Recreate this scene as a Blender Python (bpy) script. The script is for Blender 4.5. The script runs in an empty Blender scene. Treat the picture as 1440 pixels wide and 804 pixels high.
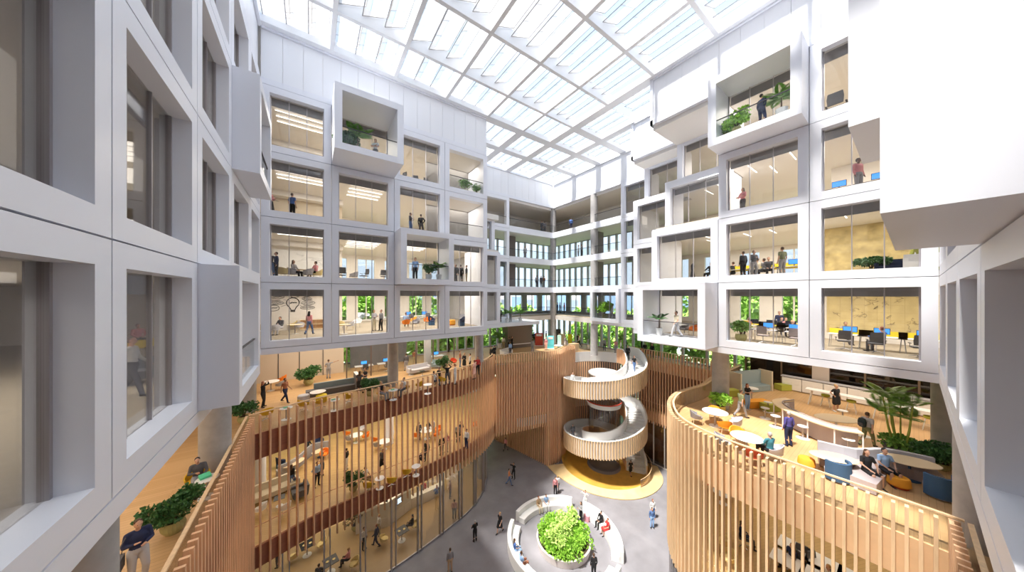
import bpy, bmesh, math, random
from mathutils import Vector, Matrix, noise
from mathutils.geometry import tessellate_polygon
random.seed(7)
SC = bpy.context.scene
COL = SC.collection
PI = math.pi

# ------------------------------------------------------------------ camera numbers (frame taken as 1440 x 804)
FPX = 399.2; HOR = 415; YAW = math.radians(35.24); EYE = 20.0
FX, FY = math.sin(YAW), math.cos(YAW)
RX, RY = math.cos(YAW), -math.sin(YAW)
def at(px, py, z):
    """where the sight line of a pixel meets the level z (a floor): used to read floor positions off the photograph"""
    r = (px-720)/FPX; u = -(py-HOR)/FPX; t = (z-EYE)/u
    return ((FX+r*RX)*t, (FY+r*RY)*t)
# levels
G, M, T = 0.0, 6.2, 12.4
S = [0, 16.78, 20.78, 24.78, 28.78, 32.78]
ROOF = 36.2

# ------------------------------------------------------------------ materials
MATS = {}
def nt(m):
    m.use_nodes = True; t = m.node_tree; return t, t.nodes['Principled BSDF']
def mat(name, col, rough=.6, metal=0, noise_amt=0, scale=4, stretch=(1,1,1), bump=0, spec=.5, emit=None, es=0):
    if name in MATS: return MATS[name]
    m = bpy.data.materials.new(name); t, b = nt(m)
    b.inputs['Base Color'].default_value = (*col, 1); b.inputs['Roughness'].default_value = rough
    b.inputs['Metallic'].default_value = metal; b.inputs['Specular IOR Level'].default_value = spec
    if emit: b.inputs['Emission Color'].default_value = (*emit, 1); b.inputs['Emission Strength'].default_value = es
    if noise_amt:
        tc = t.nodes.new('ShaderNodeTexCoord'); mp = t.nodes.new('ShaderNodeMapping'); n = t.nodes.new('ShaderNodeTexNoise')
        mp.inputs['Scale'].default_value = stretch; n.inputs['Scale'].default_value = scale; n.inputs['Detail'].default_value = 4
        r = t.nodes.new('ShaderNodeValToRGB')
        a = noise_amt
        r.color_ramp.elements[0].position = .3; r.color_ramp.elements[1].position = .7
        r.color_ramp.elements[0].color = (*[c*(1-a) for c in col], 1); r.color_ramp.elements[1].color = (*[min(1, c*(1+a)) for c in col], 1)
        t.links.new(tc.outputs['Object'], mp.inputs['Vector']); t.links.new(mp.outputs['Vector'], n.inputs['Vector'])
        t.links.new(n.outputs['Fac'], r.inputs['Fac']); t.links.new(r.outputs['Color'], b.inputs['Base Color'])
        if bump:
            bp = t.nodes.new('ShaderNodeBump'); bp.inputs['Strength'].default_value = bump; bp.inputs['Distance'].default_value = .05
            t.links.new(n.outputs['Fac'], bp.inputs['Height']); t.links.new(bp.outputs['Normal'], b.inputs['Normal'])
    MATS[name] = m; return m
def planks(name, c1, c2, mortar, w=1.8, h=.18, rot=0, rough=.45):
    m = bpy.data.materials.new(name); t, b = nt(m); N = t.nodes; L = t.links
    tc = N.new('ShaderNodeTexCoord'); mp = N.new('ShaderNodeMapping'); mp.inputs['Rotation'].default_value = (0,0,rot)
    br = N.new('ShaderNodeTexBrick'); br.inputs['Color1'].default_value = (*c1,1); br.inputs['Color2'].default_value = (*c2,1); br.inputs['Mortar'].default_value = (*mortar,1)
    br.inputs['Scale'].default_value = 1; br.inputs['Brick Width'].default_value = w; br.inputs['Row Height'].default_value = h; br.inputs['Mortar Size'].default_value = .006
    L.new(tc.outputs['Object'], mp.inputs['Vector']); L.new(mp.outputs['Vector'], br.inputs['Vector']); L.new(br.outputs['Color'], b.inputs['Base Color'])
    b.inputs['Roughness'].default_value = rough; MATS[name] = m; return m
def glassy(name, tint, fac=.08, rough=.02):
    m = bpy.data.materials.new(name); m.use_nodes = True; t = m.node_tree; t.nodes.clear(); N = t.nodes; L = t.links
    o = N.new('ShaderNodeOutputMaterial'); mx = N.new('ShaderNodeMixShader'); tr = N.new('ShaderNodeBsdfTransparent'); g = N.new('ShaderNodeBsdfGlossy')
    tr.inputs['Color'].default_value = (*tint,1); g.inputs['Roughness'].default_value = rough
    lw = N.new('ShaderNodeLayerWeight'); lw.inputs['Blend'].default_value = .25
    mt = N.new('ShaderNodeMath'); mt.operation = 'MULTIPLY_ADD'; mt.inputs[1].default_value = .45; mt.inputs[2].default_value = fac
    L.new(lw.outputs['Fresnel'], mt.inputs[0]); L.new(mt.outputs[0], mx.inputs['Fac']); L.new(tr.outputs[0], mx.inputs[1]); L.new(g.outputs[0], mx.inputs[2]); L.new(mx.outputs[0], o.inputs['Surface'])
    MATS[name] = m; return m
def scrim(name, col, through):
    m = bpy.data.materials.new(name); m.use_nodes = True; t = m.node_tree; t.nodes.clear(); N = t.nodes; L = t.links
    o = N.new('ShaderNodeOutputMaterial'); mx = N.new('ShaderNodeMixShader'); tr = N.new('ShaderNodeBsdfTransparent')
    m2 = N.new('ShaderNodeMixShader'); d = N.new('ShaderNodeBsdfDiffuse'); tl = N.new('ShaderNodeBsdfTranslucent')
    d.inputs['Color'].default_value = (*col,1); tl.inputs['Color'].default_value = (*col,1); m2.inputs['Fac'].default_value = .5
    mx.inputs['Fac'].default_value = through
    L.new(d.outputs[0], m2.inputs[1]); L.new(tl.outputs[0], m2.inputs[2]); L.new(m2.outputs[0], mx.inputs[1]); L.new(tr.outputs[0], mx.inputs[2]); L.new(mx.outputs[0], o.inputs['Surface'])
    MATS[name] = m; return m

WHITE = mat('white_panel', (.81,.835,.91), .38)
CLAD = mat('white_cladding', (.84,.86,.91), .3, spec=.5)
REVEAL = mat('reveal_white', (.78,.77,.77), .5)
SEAM = mat('seam_dark', (.06,.06,.07), .8)
CONC = mat('concrete', (.40,.39,.39), .75, noise_amt=.1, scale=3, bump=.15)
CEIL = mat('soffit_paint', (.80,.77,.73), .8)
ROOMW = mat('room_wall', (.84,.80,.74), .8)
ROOMG = mat('room_grey', (.42,.41,.42), .7)
CARPET = mat('office_carpet', (.42,.36,.27), .95, noise_amt=.15, scale=8)
CARPETG = mat('grey_carpet', (.35,.33,.31), .95, noise_amt=.25, scale=5)
OAK = mat('oak_slat', (.80,.50,.30), .55, noise_amt=.14, scale=2.5, stretch=(5,5,.4))
OAKL = mat('oak_light', (.78,.56,.34), .5, noise_amt=.1, scale=2.5, stretch=(4,4,.5))
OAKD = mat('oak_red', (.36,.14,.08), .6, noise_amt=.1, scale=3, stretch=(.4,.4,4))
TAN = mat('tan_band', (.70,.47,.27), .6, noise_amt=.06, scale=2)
TFLOOR = planks('terrace_planks', (.62,.40,.20), (.56,.35,.165), (.42,.25,.12), 2.2, .16)
MFLOOR = planks('mezzanine_planks', (.60,.40,.17), (.54,.35,.145), (.42,.26,.1), 2.2, .16, .4)
CAFE = mat('cafe_floor', (.46,.32,.16), .35, noise_amt=.06, scale=1.5)
GFLOOR = mat('atrium_stone', (.255,.25,.275), .45, noise_amt=.12, scale=.8)
MET = mat('brushed_metal', (.42,.40,.42), .35, metal=.6)
DARKM = mat('dark_metal', (.05,.05,.06), .4)
CHROME = mat('chrome', (.75,.75,.77), .2, metal=.9)
GLASS = glassy('window_glass', (.84,.84,.84), .03)
GLASSB = glassy('balustrade_glass', (.93,.94,.94), .02)
GLASSW = glassy('cafe_glass', (.9,.88,.85), .04)
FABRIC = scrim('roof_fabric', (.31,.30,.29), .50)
BEAM = mat('roof_beam', (.84,.86,.90), .45)
STRIP = mat('light_strip', (1,1,1), .5, emit=(1,.93,.82), es=3)
STEPW = mat('stair_white', (.80,.80,.80), .4)
GOLD = mat('golden_resin', (.62,.36,.07), .35, noise_amt=.12, scale=1.2)
APRON = mat('pale_plywood', (.70,.52,.27), .5, noise_amt=.08, scale=1.5)
BENCHW = mat('bench_white', (.82,.82,.82), .35)
LEAF = mat('leaf_dark', (.06,.17,.05), .5, noise_amt=.4, scale=6)
FRAMEG = mat('baffle_frame_grey', (.42,.41,.42), .5)
LEAFM = mat('leaf_mid', (.17,.36,.07), .5, noise_amt=.4, scale=6)
LEAFB = mat('leaf_bright', (.32,.60,.07), .5, noise_amt=.35, scale=5)
LEAFY = mat('leaf_lime', (.55,.75,.22), .5, noise_amt=.25, scale=5)
TREEL = mat('tree_leaf', (.30,.50,.10), .6, noise_amt=.5, scale=1.5)
BARK = mat('bark', (.16,.11,.07), .9)
SOIL = mat('soil', (.07,.05,.03), 1)
POTG = mat('ribbed_pot', (.46,.44,.20), .6)
POTW = mat('white_pot', (.8,.8,.8), .5)
ORANGE = mat('orange_fabric', (.85,.23,.02), .8)
ORANGEY = mat('amber_fabric', (.88,.38,.03), .8)
REDF = mat('red_fabric', (.60,.07,.02), .8)
YEL = mat('mustard_fabric', (.72,.43,.02), .75)
LEMON = mat('lemon_fabric', (.85,.65,.03), .7)
CREAMY = mat('cream_yellow', (.80,.65,.30), .7)
GREYF = mat('grey_fabric', (.34,.34,.37), .9, noise_amt=.1, scale=20)
GREYL = mat('light_grey_fabric', (.55,.55,.60), .9)
GREYD = mat('charcoal_fabric', (.12,.12,.13), .85)
MAUVE = mat('mauve_grey_fabric', (.45,.39,.40), .9)
BLUEF = mat('blue_fabric', (.045,.11,.22), .85)
NAVYF = mat('navy_fabric', (.02,.035,.09), .85)
GREENF = mat('olive_fabric', (.42,.45,.07), .85)
SEATG = mat('teal_grey_fabric', (.26,.33,.36), .85)
BEIGEF = mat('beige_fabric', (.62,.55,.42), .9)
TOPW = mat('table_white', (.84,.84,.84), .3)
TOPO = mat('table_oak', (.80,.64,.42), .4)
PAPER = mat('paper', (.85,.85,.83), .8)
INK = mat('ink', (.06,.06,.07), .8)
SCREEN = mat('blue_screen', (.02,.05,.1), .3, emit=(.05,.3,.95), es=1.2)
SCREEND = mat('black_screen', (.01,.012,.02), .25)
CYAN = mat('cyan_panel', (.12,.62,.72), .5)
MINT = mat('mint_panel', (.50,.78,.72), .5)
RED = mat('red_panel', (.55,.06,.03), .5)
YELLOWB = mat('yellow_bright', (.85,.85,.02), .5)
GREENB = mat('green_tablet', (.10,.62,.35), .5)

# ------------------------------------------------------------------ mesh builder
class MB:
    def __init__(s): s.v = []; s.f = []; s.x = None
    def add(s, vs, fs):
        b = len(s.v)
        s.v += [tuple(s.x @ Vector(p)) if s.x else tuple(p) for p in vs]
        s.f += [tuple(b+i for i in q) for q in fs]; return s
    def box(s, x0,y0,z0,x1,y1,z1):
        return s.add([(x0,y0,z0),(x1,y0,z0),(x1,y1,z0),(x0,y1,z0),(x0,y0,z1),(x1,y0,z1),(x1,y1,z1),(x0,y1,z1)],
            [(0,3,2,1),(4,5,6,7),(0,1,5,4),(1,2,6,5),(2,3,7,6),(3,0,4,7)])
    def obox(s, c, size, rz=0, rx=0, ry=0):
        m = Matrix.Translation(c) @ Matrix.Rotation(rz,4,'Z') @ Matrix.Rotation(ry,4,'Y') @ Matrix.Rotation(rx,4,'X')
        h = [k/2 for k in size]
        vs = [m @ Vector((sx*h[0], sy*h[1], sz*h[2])) for sz in (-1,1) for (sx,sy) in ((-1,-1),(1,-1),(1,1),(-1,1))]
        return s.add([tuple(p) for p in vs], [(0,3,2,1),(4,5,6,7),(0,1,5,4),(1,2,6,5),(2,3,7,6),(3,0,4,7)])
    def tube(s, pts, r, n=8, cap=True):
        pts = [Vector(p) for p in pts]; rs = r if isinstance(r, (list,tuple)) else [r]*len(pts)
        vs = []; fs = []
        for i, p in enumerate(pts):
            d = (pts[min(i+1,len(pts)-1)] - pts[max(i-1,0)]).normalized()
            a = Vector((0,0,1)) if abs(d.z) < .95 else Vector((1,0,0))
            u = d.cross(a).normalized(); w = u.cross(d).normalized()
            for k in range(n):
                t = 2*PI*k/n; vs.append(tuple(p + (u*math.cos(t) + w*math.sin(t))*rs[i]))
        for i in range(len(pts)-1):
            for k in range(n):
                a = i*n+k; b = i*n+(k+1)%n; fs.append((a, a+n, b+n, b))
        if cap: fs.append(tuple(range(n))); fs.append(tuple(range((len(pts)-1)*n, len(pts)*n))[::-1])
        return s.add(vs, fs)
    def lathe(s, prof, n=16, c=(0,0,0), sx=1, sy=1, cap=True):
        vs = []; fs = []
        for (r, z) in prof:
            for k in range(n):
                t = 2*PI*k/n; vs.append((c[0]+r*sx*math.cos(t), c[1]+r*sy*math.sin(t), c[2]+z))
        for i in range(len(prof)-1):
            for k in range(n):
                a = i*n+k; b = i*n+(k+1)%n; fs.append((a, b, b+n, a+n))
        if cap: fs.append(tuple(range(n))[::-1]); fs.append(tuple(range((len(prof)-1)*n, len(prof)*n)))
        return s.add(vs, fs)
    def prism(s, poly, z0, z1, holes=()):
        loops = [poly, *holes]; flat = [p for l in loops for p in l]; n = len(flat)
        tris = tessellate_polygon([[Vector((p[0],p[1],0)) for p in l] for l in loops])
        vs = [(p[0],p[1],z0) for p in flat] + [(p[0],p[1],z1) for p in flat]
        fs = [(a+n,b+n,c+n) for a,b,c in tris] + [(c,b,a) for a,b,c in tris]; o = 0
        for l in loops:
            k = len(l)
            for i in range(k): a = o+i; b = o+(i+1)%k; fs.append((a,b,b+n,a+n))
            o += k
        return s.add(vs, fs)
    def band(s, path, z0, z1, t):
        """vertical wall of thickness t to the left of an open path; z0/z1 may be lists"""
        off = offset(path, t); n = len(path)
        Z0 = z0 if isinstance(z0, list) else [z0]*n; Z1 = z1 if isinstance(z1, list) else [z1]*n
        vs = []
        for i in range(n):
            a, b = path[i], off[i]; vs += [(a[0],a[1],Z0[i]),(a[0],a[1],Z1[i]),(b[0],b[1],Z1[i]),(b[0],b[1],Z0[i])]
        fs = [(0,1,2,3), tuple((n-1)*4+k for k in (3,2,1,0))]
        for i in range(n-1):
            for k in range(4): a = i*4+k; b = i*4+(k+1)%4; fs.append((a, a+4, b+4, b))
        return s.add(vs, fs)
    def mesh(s, name, smooth=False):
        me = bpy.data.meshes.new(name); me.from_pydata(s.v, [], s.f)
        bm = bmesh.new(); bm.from_mesh(me); bmesh.ops.recalc_face_normals(bm, faces=bm.faces); bm.to_mesh(me); bm.free()
        if smooth:
            me.polygons.foreach_set('use_smooth', [True]*len(me.polygons))
            try: me.set_sharp_from_angle(angle=math.radians(40))
            except Exception: pass
        me.update(); return me
    def build(s, name, m, parent=None, smooth=False):
        return put(name, s.mesh(name, smooth), m, parent)
def offset(path, t):
    out = []; n = len(path)
    for i in range(n):
        a = path[max(i-1,0)]; b = path[min(i+1,n-1)]
        dx, dy = b[0]-a[0], b[1]-a[1]; l = math.hypot(dx,dy) or 1
        out.append((path[i][0]-dy/l*t, path[i][1]+dx/l*t))
    return out
def resample(path, step, closed=False):
    pts = [Vector((p[0],p[1],0)) for p in path]; out = []; d = 0; acc = 0
    for a, b in zip(pts, pts[1:]):
        l = (b-a).length
        while acc <= l:
            p = a + (b-a)*(acc/l) if l else a; t = (b-a).normalized(); out.append((p.x, p.y, math.atan2(t.y, t.x))); acc += step
        acc -= l
    return out
def spline(path, k=8):
    P = [Vector((p[0],p[1],0)) for p in path]; P = [P[0]*2-P[1]] + P + [P[-1]*2-P[-2]]; out = []
    for i in range(1, len(P)-2):
        for j in range(k):
            t = j/k; a,b,c,d = P[i-1],P[i],P[i+1],P[i+2]
            q = .5*((2*b) + (c-a)*t + (2*a-5*b+4*c-d)*t*t + (3*b-a-3*c+d)*t**3); out.append((q.x,q.y))
    out.append((P[-2].x,P[-2].y)); return out
def put(name, me, m, parent=None):
    o = bpy.data.objects.new(name, me); COL.objects.link(o)
    if not me.materials: me.materials.append(None)
    o.material_slots[0].link = 'OBJECT'; o.material_slots[0].material = m
    if parent: o.parent = parent
    return o
def empty(name, loc=(0,0,0), rz=0):
    o = bpy.data.objects.new(name, None); COL.objects.link(o); o.location = loc; o.rotation_euler = (0,0,rz); o.empty_display_size = .1; return o
def struct(o, label=None):
    o['kind'] = 'structure'
    if label: o['label'] = label
    return o
def tag(o, label, cat, group=None, kind=None):
    o['label'] = label; o['category'] = cat
    if group: o['group'] = group
    if kind: o['kind'] = kind
    return o
def thing(name, label, cat, loc=(0,0,0), rz=0, group=None):
    return tag(empty(name, loc, rz), label, cat, group)
# a kit is a list of (part name, mesh, material, [sub-parts]); every instance gets its own objects sharing the mesh data
def inst(kit, name, label, cat, loc, rz=0, group=None, mats={}, scale=1):
    r = thing(name, label, cat, loc, rz, group); r.scale = (scale,)*3
    def rec(items, par):
        for it in items:
            pn, me, m = it[:3]; o = put(pn, me, mats.get(pn, m), par)
            if len(it) > 3: rec(it[3], o)
    rec(kit, r); return r
# ================================================================== SETTING
# ---- void edge of the two upper levels (counter-clockwise seen from above: left, front curve, back wall, stair, right wall, right terrace)
left_side = [(-2.75,-1.2),(-2.75,4),(-2.75,10),(-2.75,16),(-2.75,20.7)]
left_curve = spline([(-2.75,20.7),(-1.4,21.15),(.45,21.75),(2.5,22.0),(5.4,22.4),(9.0,23.05),(11.9,23.8),(14.3,25.0),(15.9,26.3),(16.6,27.2)], 6)
mid_wall = [(16.3,26.1),(19.6,25.5),(22.6,24.8),(24.3,24.75),(26.1,25.55)]
SCX, SCY, SR = 28.15, 21.1, 4.5
stair_cut = [(SCX+(SR+.45)*math.cos(math.radians(a)), SCY+(SR+.45)*math.sin(math.radians(a))) for a in range(112, 4, -9)]
right_wall = [(33.0,20.4),(33.0,9.4)]
right_curve = spline([(33.0,9.4),(27.2,9.3),(23.7,8.95),(21.8,9.1),(20.2,9.15),(18.5,8.75),(17.2,8.1),(16.2,7.3),(15.6,6.2),(15.35,5.0),(15.3,3.6),(15.35,2.0),(15.4,.5),(15.4,-.85)], 6)
near_side = [(15.4,-.85),(8,-.95),(0,-1.1)]
def clean(l):
    out = []
    for p in l:
        if not out or math.hypot(p[0]-out[-1][0], p[1]-out[-1][1]) > .05: out.append(p)
    return out
VOID = clean(left_side + left_curve + mid_wall[1:] + stair_cut + right_wall + right_curve + near_side)
OUTER = [(-16,-14),(34.6,-14),(34.6,36.2),(-16,36.2)]

struct(MB().box(-60,-60,-.3,110,110,-.05).build('ground_outside', mat('lawn', (.22,.26,.16), .9, noise_amt=.3, scale=.6)))
fl = struct(MB().prism(OUTER, -.06, 0).build('floor', GFLOOR), 'polished pale grey stone atrium floor')
for z0, z1, fm, nm in ((M-1.1, M, MFLOOR, 'floor_mezzanine'), (T-1.3, T, TFLOOR, 'floor_terrace')):
    o = struct(MB().prism(OUTER, z1-.08, z1, [VOID]).build(nm, fm))
    struct(MB().prism([(p[0]*.999,p[1]*.999) for p in OUTER], z0+.02, z1-.085, [VOID]).build('ceiling_under_'+nm[6:], CEIL))
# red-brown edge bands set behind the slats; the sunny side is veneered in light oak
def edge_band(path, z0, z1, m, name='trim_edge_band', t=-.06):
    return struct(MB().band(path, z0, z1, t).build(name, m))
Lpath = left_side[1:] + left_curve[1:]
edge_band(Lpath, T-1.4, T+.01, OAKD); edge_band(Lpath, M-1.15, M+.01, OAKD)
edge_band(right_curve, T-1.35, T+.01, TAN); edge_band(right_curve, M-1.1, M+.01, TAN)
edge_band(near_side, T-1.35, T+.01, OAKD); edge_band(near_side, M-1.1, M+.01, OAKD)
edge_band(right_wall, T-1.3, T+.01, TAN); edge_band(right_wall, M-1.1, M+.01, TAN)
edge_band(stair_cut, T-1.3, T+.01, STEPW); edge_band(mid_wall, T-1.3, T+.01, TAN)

# ---- slat screens
def slat_screen(path, z0, z1, pitch, label, m=OAK, depth=.2, width=.075, out=.16, rail=True, glass=True, railpath=None):
    root = thing('slat_screen', label, 'slatted screen')
    mb = MB()
    for (x, y, a) in resample(offset(path, -out), pitch):
        mb.obox((x, y, (z0+z1)/2), (width, depth, z1-z0), a)
    mb.build('slats', m, root)
    for zz in (M+1.1, M+.04):
        if rail and z0 < 6: MB().band(offset(path, .03), zz-.02, zz+.02, .04).build('fixing_rail', m, root)
    if rail:
        p = railpath or path
        MB().band(offset(p, .04), z1+.02, z1+.07, .1).build('handrail', OAKL, root)
        if glass: MB().band(offset(p, .07), T, z1+.02, .015).build('glass_balustrade', GLASSB, root)
    return root
slat_screen(left_side[1:], 4.5, 13.45, .31, 'wooden slat screen along the shaded side walkway beneath the grey facade', width=.09)
slat_screen(left_curve, 4.5, 13.45, .425, 'long curving wooden slat screen in front of the cafe terrace with yellow chairs')
slat_screen(offset(mid_wall[:3],0), 4.8, 13.45, .30, 'tall wooden slat wall hanging over the shaded passage behind the atrium', width=.1)
slat_screen(mid_wall[2:], .02, 13.45, .30, 'full height wooden slat wall beside the spiral stair', width=.1)
slat_screen(right_curve[6:], 5.4, 13.4, .255, 'sunlit rounded wooden slat screen around the lounge terrace', m=OAKL, width=.08, depth=.2)
slat_screen(right_curve[:7], 5.4, 13.4, .3, 'wooden slat screen between potted shrub terrace and dark slatted wall', m=OAKL)
slat_screen(right_wall, 4.9, 13.4, .32, 'slatted timber wall behind the spiral stair, above the glazed entrance')
slat_screen(near_side, 5.4, 13.4, .3, 'slat screen corner beside the thick concrete column of the lounge terrace')
# solid backing behind the closed part of the screens
struct(MB().band(offset(mid_wall[:3], .25), 4.9, T-1.3, .1).build('wall_mid_backing', OAK))
struct(MB().band(offset(mid_wall[2:], .25), 0, T-1.3, .1).build('wall_mid_lower', OAK))
pw = thing('slat_screen', 'dark slatted passage wall running away under the tall slat wall', 'slatted screen')
mb = MB()
for (x,y,a) in resample([(22.6,24.9),(20.7,34.0)], .3): mb.obox((x,y,2.4), (.1,.2,4.8), a)
mb.build('slats', OAK, pw); MB().band([(22.75,24.9),(20.85,34.0)], 0, 4.8, -.1).build('backing_panel', OAKD, pw)
# wood box closing the wall at the top of the stair
struct(MB().box(28.3,26.05,T-.7,29.5,26.9,T+1.1).build('trim_stair_head', OAKL), 'light oak box at the head of the spiral stair')
# ---- ground floor glazing under the curve
def glazed_wall(path, z0, z1, step, label, m=MET, pairs=True):
    r = struct(empty('wall_glazed'), label)
    MB().band(path, z0, z1, .02).build('glass', GLASSW, r)
    mb = MB()
    for (x,y,a) in resample(path, step):
        mb.obox((x,y,(z0+z1)/2), (.07,.22,z1-z0), a)
        if pairs: mb.obox((x+math.cos(a)*.32,y+math.sin(a)*.32,(z0+z1)/2), (.05,.2,z1-z0), a)
    mb.build('mullions', m, r)
    MB().band(offset(path,-.03), z0, z0+.12, .1).build('bottom_rail', m, r)
    return r
gl = offset(spline([(-3.4,20.9),(.45,21.3),(3.2,21.45),(6.2,21.9),(9.5,22.7),(12.2,23.6),(14.4,25.1),(16.2,27.5),(17.5,30.5),(18.5,36)],5), .25)
glazed_wall([(-3.4,4),(-3.4,20.9)], 0, 5.1, 2.2, 'side cafe glazing')
glazed_wall(gl, 0, 5.1, 2.05, 'curved ground floor cafe glazing with grey steel posts')
glazed_wall([(33.15,36),(33.15,9.4)], 0, 5.1, 1.3, 'entrance glazing', mat('pale_steel',(.7,.68,.66),.4), False)
glazed_wall(offset(right_curve, -.05)[30:], 0, 5.1, 2.2, 'ground glazing below lounge terrace')
# ---- outer shell
def outer_glazing(p0, p1, z0, z1, n, solid=None, fin=MET, finw=.22):
    r = struct(empty('window_outer')); L = math.hypot(p1[0]-p0[0], p1[1]-p0[1]); a = math.atan2(p1[1]-p0[1], p1[0]-p0[0])
    r.location = (*p0, 0); r.rotation_euler = (0,0,a)
    f = MB()
    for i in range(n+1): f.box(i*L/n-finw/2, -.25, z0, i*L/n+finw/2, .1, z1)
    f.box(0,-.1,z0,L,.1,z0+.15); f.box(0,-.1,z1-.1,L,.1,z1)
    f.build('frame', fin, r); MB().box(0,0,z0,L,.02,z1).build('glass', GLASSB, r)
    return r
FIN = mat('fin_grey', (.48,.46,.48), .5)
for (z0, z1) in ((T,16.4),(S[2]+.3,S[3]-.3),(S[3]+.3,S[4]-.3)):
    outer_glazing((34.6,36.2),(34.6,20), z0, z1, 13, fin=FIN); outer_glazing((15,36.2),(34.6,36.2), z0, z1, 15, fin=FIN)
outer_glazing((34.6,20),(34.6,-14), T, 16.4, 14, fin=FIN)
outer_glazing((-16,36.2),(15,36.2), T, 16.4, 22, fin=FIN)
outer_glazing((-16,36.2),(34.6,36.2), 0, 5.1, 30, fin=FIN); outer_glazing((-16,36.2),(34.6,36.2), M, T-1.3, 30, fin=FIN)
outer_glazing((34.6,36.2),(34.6,-14), M, T-1.3, 30, fin=FIN)
def punched(name, p0, p1, z0, z1, n, ww, sill, head, m=ROOMW):
    """outer wall with tall punched windows"""
    L = math.hypot(p1[0]-p0[0], p1[1]-p0[1]); a = math.atan2(p1[1]-p0[1], p1[0]-p0[0])
    r = struct(empty(name, (*p0,0), a)); w = MB(); pit = L/n
    for i in range(n):
        x0 = i*pit; xa = x0+(pit-ww)/2; xb = xa+ww
        w.box(x0,0,z0,xa,.35,z1); w.box(xb,0,z0,x0+pit,.35,z1); w.box(xa,0,z0,xb,.35,z0+sill); w.box(xa,0,z0+head,xb,.35,z1)
    w.build('wall_panel', m, r)
    f = MB()
    for i in range(n):
        xc = i*pit+pit/2; f.box(xc-.05,.1,z0+sill,xc+.05,.2,z0+head)
    f.build('window_frame', m, r)
    g = MB(); g.box(0,.15,z0+sill,L,.17,z0+head); g.build('glass', GLASSB, r); return r
for k in (1,2,3,4):
    z0, z1 = S[k]+.3, S[k+1]-.3
    punched('wall_back', (-16,36.2),(15,36.2), z0, z1, 11, 1.7, .15, 3.0)
    punched('wall_far', (34.6,20),(34.6,-14), z0, z1, 11, 1.5, .5, 3.0)
    if k in (1,4):
        punched('wall_back', (15,36.2),(34.6,36.2), z0, z1, 6, 2.3 if k==1 else .01, .3, 2.9, FIN if k==1 else CEIL)
        punched('wall_far', (34.6,36.2),(34.6,20), z0, z1, 5, 2.3 if k==1 else .01, .3, 2.9, FIN if k==1 else CEIL)
struct(MB().box(-16.3,-14,0,-16,36.2,36).build('wall_left_outer', ROOMW)); struct(MB().box(-16,-14.3,0,34.6,-14,36).build('wall_near_outer', ROOMW))
# ---- office slabs: a ring with the atrium cut out
A_Y, B_X, L_X, N_Y = 22.6, 20.9, -2.5, -.6
CORE = [(L_X-.5,N_Y-.5),(B_X+.5,N_Y-.5),(B_X+.5,7.1),(B_X+.5,11.3),(25.5,11.3),(25.5,15.3),(29.4,15.3),(29.4,31),(21,31),(17.3,31),(17.3,27.1),(13.3,27.1),(13.3,A_Y+.5),(L_X-.5,A_Y+.5)]
for k in (1,2,3,4,5):
    z0, z1 = (16.42 if k == 1 else S[k]-.3), S[k]+.3
    core = CORE
    if k == 5: z1 = ROOF+1.2
    if k == 4: core = CORE[:2]+[(B_X+.5,7.1),(25.5,7.1),(25.5,11.3),(27.5,11.3),(27.5,15.3)]+CORE[6:]
    if k == 5: core = [(L_X-.3,N_Y-.3),(B_X+.3,N_Y-.3),(B_X+.3,11.4),(25.2,11.4),(25.2,15.4),(29.3,15.4),(29.3,30.9),(13.2,30.9),(13.2,A_Y+.3),(L_X-.3,A_Y+.3)]
    core = clean(core)
    if k < 5: struct(MB().prism(OUTER, z1-.04, z1, [core]).build('floor_office', CARPET))
    struct(MB().prism(OUTER, z0, z1-.045 if k < 5 else z1, [core]).build('ceiling_office' if k < 5 else 'ceiling_roof_slab', CEIL))

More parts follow.
